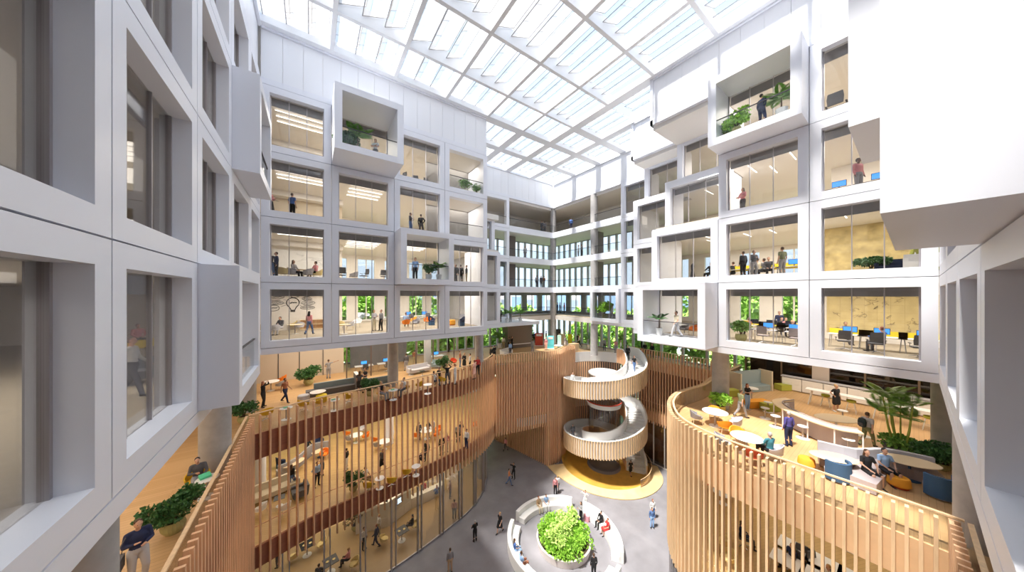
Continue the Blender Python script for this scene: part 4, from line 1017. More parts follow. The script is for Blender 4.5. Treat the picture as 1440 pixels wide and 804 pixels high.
for i,(px,py) in enumerate(((501,611),(540,620))):
    w = 'nearer the wavy bench' if i==0 else 'nearer the white column'
    put_at(K_RT,'round_table','white round table behind the slats, '+w,'table',px,py,mz,h=.74)
    put_at(K_OO,'tub_chair','orange tub chair at the table '+w,'chair',px-13,py+4,mz,-50); put_at(K_GR,'tub_chair','charcoal tub chair at the table '+w,'chair',px-9,py+12,mz,-20); put_at(K_LG,'tub_chair','pale grey tub chair at the table '+w,'chair',px+9,py-2,mz,110)
    if i==0: put_at(K_OO,'tub_chair','orange tub chair right of the table '+w,'chair',px+13,py+8,mz,80)
put_at(K_OO,'tub_chair','orange tub chair near the curved end of the slats','chair',667,603,mz,60)
for i,(px,py) in enumerate(((534,672),(585,655))): put_at(K_RTS,'round_table','white edge table behind the slats, '+('after the seated man' if i==0 else 'beside the seated woman'),'table',px,py,mz,h=.72)
for i,(px,py) in enumerate(((518,690),(551,683),(572,671))): put_at(K_YE,'swivel_chair',['mustard chair under the man in white tee, lower floor','mustard chair after the first edge table, lower floor','mustard chair before the second edge table, lower floor'][i],'chair',px,py,mz,-30)
put_at(K_SH[1],'potted_shrub','dark green shrub in a pot behind the slats, lower floor','plant',497,690,mz)
wb = thing('wavy_bench','grey S shaped bench with a high back on the lower floor','bench',(0,0,mz))
pw_ = spline([at(391,664,mz+.5),at(408,657,mz+.5),at(425,645,mz+.5),at(440,632,mz+.5),at(463,627,mz+.5)],5)
MB().band(pw_, .003, .95, .14).build('backrest', GREYF, wb); MB().band(offset(pw_,.15), .003, .45, .5).build('seat', MAUVE, wb)
put_at(K_NV,'lounge_chair','navy lounge chair at the wavy bench end near the sofa','armchair',395,656,mz,-60); put_at(K_NV,'lounge_chair','navy lounge chair at the wavy bench end near the orange seat','armchair',449,628,mz,200)
put_at(K_OVAL,'oval_table','oak oval table inside the first bend of the wavy bench','table',413,650,mz,30,h=.7); put_at(K_OVAL,'oval_table','oak oval table inside the second bend of the wavy bench','table',450,631,mz,20,h=.7,scale=.8)
put_at(K_OO,'tub_chair','orange chair in the first bend of the wavy bench','chair',421,652,mz,120); put_at(K_OO,'tub_chair','orange chair behind the denim shirted person','chair',456,645,mz,160)
put_at(sofa(2.6,BEIGEF,.9,.8),'sofa','beige quilted sofa behind the slats at the corner','sofa',382,697,mz,195,scale=1.15)
put_at(sofa(1.0,GREYD,.9,1.0),'armchair','dark checked lounge chair on thin legs beside the beige sofa','armchair',422,697,mz,100)
put_at(K_BLK,'coffee_table','round black coffee table by the beige sofa','table',393,711,mz,scale=.75); put_at(K_WH,'tub_chair','white shell chair with timber legs by the slats','chair',400,722,mz,30); put_at(K_WH,'tub_chair','white shell chair in the slat corner','chair',366,724,mz,60)
# ================================================================== GROUND FLOOR CAFE
for i,(px,py) in enumerate(((432,767),(465,790),(565,747))):
    w = ['furthest into the cafe','beside the woman in pink','below the white kitchen'][i]
    x,y = at(px,py,.74)
    inst(K_BLK,'cafe_table','black square cafe table '+w,'table',(x,y,.003),.2,scale=1.15)
    tag(MB().lathe([(.09,0),(.1,.012)],14,(x-.2,y,.86)).build('plate', CREAMY),'round plate on the black table '+w,'plate')
    tag(MB().lathe([(.09,0),(.1,.012)],14,(x+.2,y,.86)).build('plate', CREAMY),'second round plate on the black table '+w,'plate')
for i,(px,py,a) in enumerate(((412,790,40),(452,772,90),(498,800,100),(540,765,-90),(446,815,0),(584,745,90))):
    put_at(K_CY,'cafe_chair',['pale cafe chair beside the standing man in grey','pale cafe chair behind the first black table','pale cafe chair under the woman in pink','pale cafe chair beside the woman in navy','pale cafe chair in front of the second black table','pale cafe chair under the man in black'][i],'chair',px,py,0,a)
P(391,797,0,LF,'point','man in grey pointing up inside the ground floor cafe',top='grey',low='dgrey',hairc='n')
P(512,772,0,-60,'stand','man in white shirt and black trousers before the kitchen wall',top='white',low='black',hairc='n')
P(529,768,0,LF,'walk','woman in navy coat walking inside the ground floor cafe',top='navy',low='navy',hairc='r',slim=True)
P(533,752,0,200,'stand','person in pale top by the white kitchen cabinets',top='white',low='khaki',hairc='y',slim=True)
P(489,795,0,LF,'sit','woman in pale pink sitting at a black cafe table',top='pink',low='black',hairc='y',slim=True)
P(449,818,0,70,'sit','man in dark top sitting in front of the second black table',top='dgrey',low='black',hairc='n')
P(579,745,0,LF,'sit','man in black sitting at the black table below the kitchen',top='black',low='dgrey',hairc='b')
P(614,700,0,90,'sit','red haired woman in blue at the kitchen bar',top='blue',low='jeans',hairc='r',hair='long',slim=True)
P(639,729,0,60,'stand','person in pale top and grey trousers inside the cafe glazing',top='peach',low='grey',hairc='n',slim=True)
P(633,700,0,-40,'stand','person in brown at the kitchen bar end',top='brown',low='dgrey',hairc='n')
P(596,700,0,230,'stand','cook in dark red behind the kitchen counter',top='red',low='black',hairc='n')
kc = [at(500,752,0),at(545,741,0),at(578,716,0),at(625,694,0)]
for i,(a,b) in enumerate(zip(kc,kc[1:])):
    r = thing('kitchen_cabinet',['white kitchen unit nearest the tall shrub','white kitchen unit with a small screen above it','white kitchen bar unit with the seated woman'][i],'cabinet')
    MB().band([a,b], .003, .95 if i==2 else 2.1, .6).build('body', mat('kitchen_white',(.74,.70,.60),.5), r)
    v = Vector((b[0]-a[0],b[1]-a[1])); n = 3
    q = MB()
    for j in range(n):
        p0 = (a[0]+v.x*(j+.05)/n,a[1]+v.y*(j+.05)/n); p1 = (a[0]+v.x*(j+.95)/n,a[1]+v.y*(j+.95)/n); MB().band([p0,p1], .12, .85, -.02).build('door', mat('kitchen_door',(.78,.74,.66),.5), r)
sc_ = thing('wall_screen','small bright screen on the white kitchen unit','screen'); a,b = kc[1],kc[2]; v=((b[0]-a[0]),(b[1]-a[1])); c0=(a[0]+v[0]*.35,a[1]+v[1]*.35); c1=(a[0]+v[0]*.6,a[1]+v[1]*.6)
MB().band([c0,c1],1.35,1.9,-.05).build('bezel', SCREEND, sc_); MB().band(offset([(c0[0]+v[0]*.02,c0[1]+v[1]*.02),(c1[0]-v[0]*.02,c1[1]-v[1]*.02)],-.052),1.4,1.85,-.01).build('screen', mat('pale_screen',(.5,.6,.7),.3,emit=(.6,.8,1),es=1.0), sc_)
inst(shrub(21,.9,1.6,2600,.13,(.3,.5),mat('leaf_bronze',(.16,.14,.07),.6)),'potted_tree','tall bronze leafed potted shrub in front of the kitchen wall','plant',(*at(500,745,0),.003))
# ================================================================== GROUND HALL PEOPLE
P(668,761,0,90,'cross','man in black standing alone at the edge of the shade',top='black',low='black',hairc='g')
P(633,804,0,80,'stand','man in blue grey shirt seen from behind near the cafe glazing',top='grey',low='tan',hairc='n')
P(703,749,0,200,'walk','blond woman in a black dress walking past the bench ring',top='black',low='black',lower='skirt',hairc='y',skin='l',slim=True,sleeve='short')
P(711,634,0,20,'walk','man in pink shirt in the far shaded passage',top='pink',low='dgrey',hairc='b')
P(716,682,0,RT,'walk','man in orange tee and blue jeans walking in the shade',top='orange',low='jeans',hairc='b',sleeve='short')
P(722.5,673,0,200,'raise','person in black with hands at the head in the shade',top='black',low='black',hairc='n',slim=True)
P(781,695,0,CAM,'stand','woman in pink top behind the far bench',top='pink',low='black',hairc='n',slim=True)
P(784,692,0,BACK,'stand','woman with white top close behind the far bench',top='white',low='grey',hairc='y',slim=True)
P(817,733,0,170,'cross','woman in grey top and black trousers standing inside the bench ring',top='grey',low='black',hairc='n',hair='long',slim=True)
P(823,715,0,200,'raise','person in white with raised arm between the two benches',top='white',low='white',hairc='n',slim=True)
P(835,812,0,60,'stand','man in a black suit in front of the planter',top='black',low='black',hairc='n')
P(917,742,0,CAM,'stand','man in denim jacket and jeans standing in the sunlit hall',top='jeans',low='lblue',hairc='n')
P(918,729,0,CAM,'stand','person in white top and dark trousers just behind the denim man',top='white',low='jeans',hairc='r')
P(944,640,0,BACK,'walk','person in black seen through the far entrance glazing',top='black',low='black',hairc='b')
def seat_on(ang, label, **k):
    a = math.radians(ang); return person(BX+3.98*math.cos(a), BY+3.98*math.sin(a), -.03, ang+180, 'sit', label, **k)
seat_on(79,'woman in tan sitting on the far bench, nearer the shade',top='tan',low='cream',hairc='r',slim=True); seat_on(68,'woman in blue and white sitting on the far bench',top='lblue',low='white',hairc='n',slim=True,sleeve='short')
seat_on(158,'woman in blue dress sitting on the shaded side bench',top='blue',low='lblue',hairc='n',hair='long',slim=True,sleeve='short'); seat_on(176,'heavy man in blue shirt and brown trousers on the shaded side bench',top='lblue',low='brown',hairc='n',sleeve='short',sc=1.06)
seat_on(-8,'person in black with a black hat on the sunny side bench',top='black',low='black',hairc='b'); seat_on(-20,'woman in red sitting on the sunny side bench',top='red',low='red',lower='skirt',hairc='r',skin='l',slim=True,sleeve='short')
tb = tag(MB().obox((0,0,.25),(.3,.45,.5),.4).build('tote_bag', mat('pink_bag',(.75,.35,.40),.7)),'pink tote bag on the stone floor beside the ring bench end','bag'); tb.location = (*at(825,732,0),.004)
# ================================================================== BACK TERRACE
for (px,py,fc,ps,lb,kw) in (
 (691,508,200,'stand','man in a black suit at the wall end beside the column, first of two',dict(top='black',low='black')),
 (695.5,506,100,'cross','person in black coat at the wall end beside the column, second of two',dict(top='black',low='black',hairc='b')),
 (708,490,60,'stand','man in white shirt by the tall plant on the back terrace',dict(top='white',low='khaki')),
 (716,491,60,'cross','person in dark clothes beside the brown kiosk',dict(top='dgrey',low='black')),
 (720,490,-60,'point','woman in black pointing beside the brown kiosk',dict(top='black',low='black',slim=True)),
 (717.5,500,90,'stand','man in blue shirt at the top of the slat wall',dict(top='lblue',low='dgrey')),
 (749,495,BACK,'stand','person in grey overcoat before the red display',dict(top='grey',low='grey')),
 (747,483,CAM,'stand','person in dark suit behind the red display',dict(top='black',low='dgrey')),
 (751,482,CAM,'stand','second person in dark suit behind the red display',dict(top='navy',low='black')),
 (757,481.5,CAM,'stand','person in white coat behind the red display',dict(top='white',low='grey')),
 (768,492,200,'stand','woman in pink beside the cyan kiosk',dict(top='pink',low='peach',slim=True)),
 (768,480,LF,'stand','man in black suit by the far window and corner column',dict(top='black',low='black')),
 (795,489,90,'stand','woman in grey dress by the mint panel',dict(top='grey',low='lgrey',lower='skirt',slim=True)),
 (814.5,488,LF,'walk','woman in white top with a black bag near the stair head',dict(top='white',low='black',slim=True)),
 (813,485,BACK,'stand','man in black by the far glazing, back terrace',dict(top='black',low='black')),
 (850,493,CAM,'stand','person in grey standing beside the gallery column',dict(top='grey',low='dgrey')),
 (866,496,60,'stand','man in pink shirt and grey trousers at the stair head',dict(top='pink',low='grey',hairc='g')),
 (873,497,120,'stand','man in white shirt at the stair head',dict(top='white',low='grey',hairc='g')),
 (879,494,200,'cross','man in dark jacket at the stair head by red chairs',dict(top='dgrey',low='black'))):
    P(px,py,T,fc,ps,lb,**kw)
for (xa,lb) in ((907,'person in black jacket seated behind the dark slatted rail'),(917,'second person in black seated behind the dark slatted rail')):
    x,y = BYp(xa, 33.8); person(x,y,T,200,'stand',lb,top='black',low='black')
for i,xa in enumerate((890,902,912)):
    x,y = BYp(xa, 34.0); inst(K_RD,'tub_chair','red tub chair behind the slatted rail by the glazing, %s from the stair' % ordw[i],'chair',(x,y,T+.003),math.radians(100),'red chairs behind the slatted rail',scale=1.1)
def kiosk(px, py, w, h, m, lb, cap=None):
    x,y = at(px,py,T); r = thing('display_stand', lb, 'display', (x,y,T+.003), math.radians(-35))
    MB().box(-w/2,-.12,.0,w/2,.12,h).build('panel', m, r); MB().box(-w/2-.08,-.3,0,w/2+.08,.3,.06).build('plinth', TOPW, r)
    if cap: MB().box(-w/2*.7,-.14,h-.45,w/2*.7,-.12,h-.12).build('poster', cap, r)
    return r
kiosk(758,486,1.15,1.9,RED,'red ribbed display panel on the back terrace',TOPW); kiosk(774,490,.95,1.8,CYAN,'cyan display panel beside the corner column',TOPW); kiosk(786.5,490,.5,1.9,MINT,'slim mint green display panel beside the corner column')
kiosk(790,485,1.0,1.7,BEIGEF,'beige display panel behind the slim mint panel'); kiosk(801.5,484,.6,1.6,YELLOWB,'bright yellow display panel near the far glazing'); kiosk(781,482,1.7,2.2,GREYD,'dark grey kiosk wall behind the corner column')
put_at(rtable(TOPW,.9,.74),'round_table','large white round table beside the cyan display','table',785,490.5,T,scale=.7)
kb = thing('glazed_kiosk','brown glass fronted kiosk room under the plant ledge','kiosk',(*at(728,489,T),T+.003),math.radians(-8))
MB().box(-1.6,0,0,2.4,1.8,3.9).build('room_body', mat('kiosk_brown',(.20,.16,.14),.3), kb); MB().box(-1.6,-.06,.5,2.4,-.03,.62).build('counter', TOPW, kb)
lg = thing('plant_ledge','white overhanging ledge carrying palms beside the far gallery','ledge',(17.6,27.6,16.3)); MB().box(0,0,0,6.2,3.2,.45).build('slab', WHITE, lg)
for i,(dx,lb) in enumerate(((1.6,'palm in a white pot on the white ledge, nearer the facade'),(3.6,'palm in a white pot on the white ledge, nearer the gallery'))): inst(K_PALM[0],'potted_palm',lb,'plant',(17.6+dx,28.2,16.76),i,scale=1.3)
person(20.0,28.6,16.76,200,'stand','man in grey between the two palms on the white ledge',top='grey',low='grey'); person(18.5,28.7,16.76,60,'stand','person in dark red behind the palm on the white ledge',top='dgrey',low='black')
put_at(K_PALM[0],'potted_palm','tall palm beside the column end of the cafe terrace','plant',703,489,T,scale=1.9)
x,y = at(829,490,T); inst(K_PALM[0],'potted_palm','palm beside the gallery column on the back terrace','plant',(x,y,T+.003),1,scale=1.8); x,y = at(845,486,T); inst(K_PALM[0],'potted_palm','palm behind the gallery column under the corner box','plant',(x,y,T+.003),2,scale=1.6)
put_at(sofa(1.8,TOPW,.8),'sofa','pale blocky sofa at the top of the slat wall','sofa',712,499,T,200)
# stair people
def on_stair(phi, r, lb, face, pose='stand', **k):
    x,y = sp_(r, phi); person(x,y,sz(phi),face,pose,lb,**k)
on_stair(4,3.0,'person in black at the very top of the spiral stair',200,top='black',low='black',hairc='n')
on_stair(33,3.3,'woman in black top and blue jeans walking down the upper stair turn',240,'walk',top='black',low='jeans',hairc='n',hair='long',slim=True,sleeve='short')
on_stair(196,3.6,'woman in white on the upper landing of the spiral stair',CAM,top='white',low='lgrey',hairc='r',slim=True)
on_stair(553,3.6,'man in dark grey on the lower landing of the spiral stair',CAM,top='dgrey',low='dgrey',hairc='n')
x,y = at(887,669,0); person(x,y,.03,60,'walk','woman in a black dress at the foot of the spiral stair',top='black',low='black',lower='skirt',hairc='n',slim=True,sleeve='short')
# ================================================================== GALLERIES
for (px,k,fc,lb,kw) in ((762,4,200,'person in dark clothes on the top gallery beside the corner column, first of two',dict(top='dgrey',low='dgrey')),(766,4,60,'person in grey on the top gallery beside the corner column, second of two',dict(top='grey',low='dgrey')),(738.5,3,CAM,'person in white and grey alone on the third gallery',dict(top='lgrey',low='grey')),
   (755,2,60,'person in grey on the second gallery, first of three',dict(top='grey',low='dgrey')),(761,2,200,'person in dark coat on the second gallery, second of three',dict(top='dgrey',low='dgrey')),(765,2,100,'person in grey and red on the second gallery, third of three',dict(top='brown',low='grey'))):
    x,y = AXp(px,31.3); person(x,y,S[k]+.32,fc,'stand',lb,**kw)
for (px,k,fc,lb,kw) in ((803,4,BACK,'man in blue leaning on the top gallery rail',dict(top='blue',low='navy')),(813.5,3,LF,'person in white on the third gallery near the grey column, first of two',dict(top='white',low='grey')),(818,3,RT,'person in black on the third gallery near the grey column, second of two',dict(top='dgrey',low='black'))):
    x,y = BYp(px,29.7); person(x,y,S[k]+.32,fc,'stand',lb,**kw)
for (px,lb,kw) in ((784,'person in navy on the lowest gallery, nearest the corner column',dict(top='navy',low='dgrey')),(787.5,'person in black on the lowest gallery, middle of three',dict(top='black',low='black')),(793.5,'person in red on the lowest gallery, third of three',dict(top='red',low='dgrey'))):
    x,y = BYp(px,32.4); person(x,y,17.09,LF,'stand',lb,**kw)
# ================================================================== ROOMS BEHIND FACADE A
for k in (1,2,3,4):
    struct(MB().box(-16,30.2,FL[k],2.3,30.35,S[k+1]-.3).build('wall_room', ROOMW if k<3 else mat('room_warm',(.66,.58,.46),.8)))
    struct(MB().box(-16,29.4,S[k+1]-.75,2.3,30.2,S[k+1]-.3).build('ceiling_drop', CEIL))
    struct(MB().box(14.6,29,FL[k],14.8,36,S[k+1]-.3).build('wall_room', ROOMG)) if k<3 else None
SL = [0]
def strip_light(x, y, z, L, axis, where):
    SL[0] += 1
    r = thing('ceiling_strip_light', where, 'light', (x,y,z), 0 if axis=='x' else PI/2, 'linear ceiling lights')
    MB().box(-L/2,-.022,0,L/2,.022,.05).build('housing', TOPW, r); MB().box(-L/2+.01,-.018,-.008,L/2-.01,.018,-.001).build('diffuser', STRIP, r)
rown = ['','lowest window row','second window row','third window row','top window row']
for k in (2,3,4):
    for j in range(3): strip_light(-.6,24.6+.75*j,S[k+1]-.42,2.8,'x','ceiling strip light over the corner window of the %s, %s from the glass' % (rown[k],ordw[j]))
for j in range(7): strip_light(3.6,24.4+.85*j,S[3]-.42,2.4,'x','ceiling strip light, second bay of the second window row, %s from the glass' % ordw[j])
for j in range(4): strip_light(3.6,24.6+.9*j,S[4]-.42,2.4,'x','ceiling strip light, second bay of the third window row, %s from the glass' % ordw[j])
for j in range(5): strip_light(7.6,24.6+.9*j,S[3]-.42,2.4,'x','ceiling strip light behind the projecting middle balcony, %s from the glass' % ordw[j])
strip_light(3.6,26.5,S[2]-.5,3.4,'x','ceiling strip light over the two standing women, lowest window row'); strip_light(7.0,27,S[2]-.5,1.6,'x','ceiling strip light over the orange chairs, lowest window row'); strip_light(9.2,27,S[2]-.5,1.2,'x','short ceiling strip light past the orange chairs, lowest window row')
# drawn light bulb and word bubbles on the wall of the corner room
wd = thing('wall_drawing','black hand drawn light bulb with word bubbles on a cream wall','drawing',(0,30.17,0))
bx, bz = AXp(412,30.17)[0], 19.25
def ell(cx,cz,a,b,t0=0,t1=2*PI,n=20): return [(cx+a*math.cos(t0+(t1-t0)*i/n),0,cz+b*math.sin(t0+(t1-t0)*i/n)) for i in range(n+1)]
q = MB().tube(ell(bx,bz+.12,.42,.42,-.95,PI+.95)+[(bx-.14,0,bz-.45)],.035,5); q.tube([(bx+.24,0,bz-.22),(bx+.14,0,bz-.45)],.035,5)
for zz in (.5,.56,.62): q.tube([(bx-.15,0,bz-zz),(bx+.15,0,bz-zz)],.025,5)
q.build('bulb', INK, wd)
q = MB(); R9 = random.Random(4)
for (dx,dz,a,b) in ((-1.0,.62,.42,.16),(.12,.75,.3,.2),(.95,.45,.34,.12),(1.05,.1,.48,.15),(1.0,-.32,.5,.13),(-1.15,.12,.55,.14),(-1.25,-.3,.36,.24)):
    q.tube(ell(bx+dx,bz+dz,a,b),.016,4)
    ln = [(bx+dx-a*.7+1.4*a*i/22,0,bz+dz+R9.uniform(-.045,.045)) for i in range(23)]; q.tube(ln,.018,4)
    ln = [(bx+dx-a*.6+1.2*a*i/16,0,bz+dz+b+.07+R9.uniform(-.03,.03)) for i in range(17)]; q.tube(ln,.013,4)
    l = math.hypot(dx,dz); q.tube([(bx+dx/l*.47,0,bz+.05+dz/l*.47),(bx+dx*.62,0,bz+dz*.62)],.010,4)
ln = [(bx-.26+.52*i/20,0,bz+.12+R9.uniform(-.05,.05)) for i in range(21)]; q.tube(ln,.028,4)
q.build('lettering', INK, wd)
sh = thing('low_bookshelf','low timber bookshelf along the cream drawing wall','shelf',(AXp(440,29.9)[0],29.9,FL[1]))
q = MB().box(-.9,-.18,.003,1.3,.2,.06).box(-.9,-.18,.8,1.3,.2,.84).box(-.9,-.18,.42,1.3,.2,.45)
for x in (-.9,-.35,.2,.75,1.27): q.box(x,-.18,.06,x+.03,.2,.8)
q.build('shelf_frame', TOPO, sh); MB().box(-.9,.17,.06,1.3,.2,.8).build('back_panel', TAN, sh)
r1 = FL[1]
P(394,470,r1,CAM,'lean','man in grey suit jacket and white shirt in front of the bulb drawing',top='dgrey',low='lgrey',hairc='n')
P(435,470.5,r1,60,'walk','woman in pink top and jeans looking at the bulb drawing',top='pink',low='jeans',hairc='b',hair='long',slim=True)
for i,(px,py,kt,a,lb) in enumerate(((372,470,K_CY,-60,'cream yellow chair in the corner of the drawing room'),(386,471,K_LG,20,'pale grey chair in front of the suited man'),(411,464,K_CY,100,'cream yellow chair beside the low bookshelf'),(421,466,K_LG,10,'pale grey chair beside the low bookshelf'))): put_at(kt,'tub_chair',lb,'chair',px,py,r1,a)
put_at(rtable(TOPO,.5,.72),'round_table','cream round table in the drawing room','table',415,456,r1,h=.72)
P(526,465,r1,-60,'cross','woman in pale grey standing in the lowest window row',top='lgrey',low='cream',hairc='n',slim=True); P(536,465,r1,200,'hip','woman in grey top and black trousers in the lowest window row',top='grey',low='black',hairc='r',slim=True)
for i,(px,py,kt,lb) in enumerate(((478,464,K_CY,'cream yellow chair behind the second lowest window'),(492,464,K_LG,'pale grey chair behind the second lowest window'),(503,460,K_WH,'white chair behind the second lowest window'))): put_at(kt,'tub_chair',lb,'chair',px,py,r1,i*80)
put_at(rtable(TOPO,.45,.72),'round_table','cream table behind the second lowest window','table',484,456,r1,h=.72)
put_at(sofa(1.6,GREYL,.9),'sofa','pale grey lounge seat behind the second lowest window','sofa',500,449,r1,150); put_at(K_GR,'tub_chair','dark grey chair near the column behind the second lowest window','chair',516,449,r1,200)
P(571,460,r1,70,'sit','man in light blue shirt sitting in an orange chair, lowest window row',top='lblue',low='black',hairc='n'); P(597,446,r1,200,'stand','person in black leaning over the long meeting table',top='black',low='black',hairc='n')
put_at(K_OO,'tub_chair','orange chair under the man in the light blue shirt','chair',571,461,r1,0); put_at(K_OR,'tub_chair','amber chair beside the man in the light blue shirt','chair',581,456,r1,90); put_at(K_GR,'tub_chair','grey chair beside the amber chair, lowest row','chair',585,460,r1,120)
put_at(K_NV,'lounge_chair','blue high sided armchair near the third lowest window corner','armchair',607,457,r1,200); put_at(K_OO,'tub_chair','orange chair behind the blue high sided armchair','chair',601,457,r1,150)
for i in range(4):
    w = ordw[i]
    inst(K_DESK,'desk','white meeting desk deep behind the third lowest window, %s in the row' % w,'desk',(6.6+1.7*i,30.5,r1+.003)); inst(K_OFF,'office_chair','office chair at the deep meeting desks, %s in the row' % w,'chair',(6.6+1.7*i,29.8,r1+.003)); inst(K_MON,'monitor','screen on the deep meeting desks, %s in the row' % w,'monitor',(6.6+1.7*i,30.6,r1+.735),PI)
put_at([('seat',MB().box(-.9,-.4,.02,.9,.4,.45).mesh('seat'),GREYL),('backrest',MB().box(-.9,.3,.45,.9,.4,.8).mesh('backrest'),GREYL)],'sofa','grey lounge bench behind the corner lowest window','sofa',658,452,r1,0)
put_at(K_POUF,'pouf','orange cube stool behind the corner lowest window','stool',635,457,r1,mats={'cushion':ORANGEY},scale=1.1); put_at(K_NV,'lounge_chair','navy seat behind the corner lowest window','armchair',649,458,r1,90)
P(649,449,r1,CAM,'stand','man in dark suit behind the corner lowest window',top='dgrey',low='black'); P(667,453,r1,LF,'walk','person in grey coat behind the corner lowest window',top='grey',low='dgrey')
# second row
mp = thing('wall_map','pale wall sized map sketch behind the second row corner window','picture',(.2,30.14,0)); MB().box(-3.4,0,S[2]+.6,1.9,.03,S[3]-1.0).build('sheet', PAPER, mp)
q = MB(); R8 = random.Random(8)
for i in range(16):
    x, z = R8.uniform(-2,1.6), R8.uniform(S[2]+1.3,S[3]-1.2); ln = [(x,-.004,z)]
    for _ in range(14): x = min(1.85,max(-3.3,x+R8.uniform(-.05,.22))); z = min(S[3]-1.05,max(S[2]+.7,z+R8.uniform(-.13,.11))); ln.append((x,-.004,z))
    q.tube(ln,.008,4)
q.build('map_lines', GREYF, mp)
def rowA(px, Y, k, fc, pose, lb, **kw): x,y = AXp(px,Y); return person(x,y,FL[k],fc,pose,lb,**kw)
rowA(380,23.9,2,90,'hip','man in dark jumper and jeans with a bag, second row corner window',top='dgrey',low='jeans',hairc='n'); rowA(388.5,23.9,2,200,'stand','man in navy beside the man with the bag, second row',top='navy',low='black')
rowA(414,24.6,2,RT,'sit','woman in grey sitting at the oak table, second row corner window',top='grey',low='black',hair='long',slim=True); rowA(443,24.6,2,LF,'sit','woman in mauve sitting opposite at the oak table, second row',top='pink',low='black',slim=True)
for px,kt,a,lb in ((412,K_LG,-60,'pale chair under the woman in grey, second row'),(398,K_CY,-20,'beige chair between the standing men and oak table'),(434,K_LG,30,'grey chair at the oak table, second row'),(446,K_CY,100,'beige chair under the woman in mauve')):
    x,y = AXp(px,24.6); inst(kt,'tub_chair',lb,'chair',(x,y,FL[2]+.003),math.radians(a))
inst(rtable(TOPO,.5,.72),'round_table','oak round table behind the second row corner window','table',(*AXp(427,24.9),FL[2]+.003))
for i,(px,lb) in enumerate(((481,'office chair, first seen through the second bay of the second row'),(497,'lounge seat in the middle of the second bay, second row'),(512,'office chair, last seen through the second bay of the second row'),(540,'black office chair at the edge of the second bay, second row'))):
    x,y = AXp(px,25.5); inst(K_OFF if i!=1 else K_LG,'office_chair',lb,'chair',(x,y,FL[2]+.003),i)
rowA(584,21.6,2,CAM,'stand','man in light blue shirt on the projecting middle balcony',top='lblue',low='black',hairc='n',sleeve='short')
x,y = AXp(603,21.6); inst(K_SH[4],'potted_shrub','round leafy shrub on the projecting middle balcony','plant',(x,y,S[2]+.43)); x,y = AXp(617,21.5); inst(K_PALM[0],'potted_palm','small palm on the projecting middle balcony','plant',(x,y,S[2]+.43),0,scale=1.15)
for i,px in enumerate((641,648,656)): rowA(px,24.2,2,(200,60,150)[i],'stand','person in black behind the second row window beside the balcony, %s of three' % ordw[i],top='black',low='black' if i<2 else 'khaki')
rowA(380,24.0,3,RT,'phone','woman in mauve holding a laptop, third row corner window',top='pink',low='black',slim=True); rowA(411,24.0,3,BACK,'stand','man in blue tee seen from behind, third row corner window',top='blue',low='black',sleeve='short')
lp = tag(MB().obox((0,0,0),(.34,.24,.02),.5,.3).build('laptop', SCREEND),'black laptop held by the woman in mauve, third row','laptop'); x,y = AXp(384,24.0); lp.location = (x+.1,y+.12,FL[3]+1.12)
rowA(577,24.0,3,RT,'phone','man in dark jacket and jeans, third row above the middle balcony',top='dgrey',low='jeans'); rowA(592,24.0,3,60,'hip','man in black jacket beside him, third row above the middle balcony',top='black',low='dgrey')
rowA(528,21.5,4,CAM,'cross','man in white tee on the top projecting balcony',top='white',low='dgrey',hairc='n',sleeve='short')
x,y = AXp(503,21.3); inst(K_PALM[0],'potted_palm','large palm on the top projecting balcony','plant',(x,y,S[4]+.43),0,scale=1.6); x,y = AXp(488,21.3); inst(K_SH[0],'potted_shrub','leafy dark shrub on the top projecting balcony','plant',(x,y,S[4]+.43),scale=.85)
x,y = AXp(505,22.0); inst(K_SIDE,'side_table','small white side table behind the palm on the top balcony','table',(AXp(518,21.9)[0],21.9,S[4]+.43))
for i,px in enumerate((565,583,602)): x,y = AXp(px,24.2); inst(K_OFF,'office_chair','black office chair behind the top row window beside the balcony, %s of three' % ordw[i],'chair',(x,y,FL[4]+.003),i*.7+2,scale=1.05)
for i,px in enumerate((654,670)): x,y = AXp(px,23.4); inst(shrub(30+i,.42,.32,800,.09,(.2,.34),LEAFM,mat('pale_green_pot',(.62,.66,.42),.6)),'potted_shrub','round shrub in a pale pot in the open top corner bay, '+('bigger one' if i==0 else 'nearer the outer corner'),'plant',(x,y,FL[4]+.003),scale=1.25-.15*i)
# ================================================================== ROOMS BEHIND FACADE B
struct(MB().box(28.5,-6,FL[1],28.65,3.6,S[2]-.3).build('wall_map_room', ROOMW)); struct(MB().box(28.5,-6,FL[2],28.65,3.6,S[3]-.3).build('wall_textured', mat('aged_plaster',(.62,.50,.24),.8,noise_amt=.3,scale=2.2)))
for k in (3,4): struct(MB().box(28.5,-6,FL[k],28.65,3.2,S[k+1]-.3).build('wall_room', ROOMW))
mp = thing('wall_map','old yellowed wall map behind the desks of the lowest corner window','map',(28.46,0,0)); MB().box(0,-3.2,S[1]+.75,.03,3.4,S[2]-.75).build('sheet', mat('map_paper',(.66,.53,.25),.8,noise_amt=.12,scale=1.5), mp)
q = MB(); R7 = random.Random(5)
for i in range(34):
    y, z = R7.uniform(-3,3.2), R7.uniform(S[1]+.9,S[2]-.8); ln = [(-.004,y,z)]
    for _ in range(12): y = min(3.35,max(-3.15,y+R7.uniform(-.14,.14))); z = min(S[2]-.77,max(S[1]+.8,z+R7.uniform(-.12,.12))); ln.append((-.004,y,z))
    q.tube(ln,.008,4)
q.build('coastlines', BARK, mp); q = MB()
for i in range(14): q.box(-.003,-3.2+i*.5,S[1]+.75,0,-3.19+i*.5,S[2]-.75)
for i in range(5): q.box(-.003,-3.2,S[1]+.8+i*.45,0,3.4,S[1]+.81+i*.45)
q.build('grid_lines', mat('map_grid',(.45,.34,.16),.8), mp)
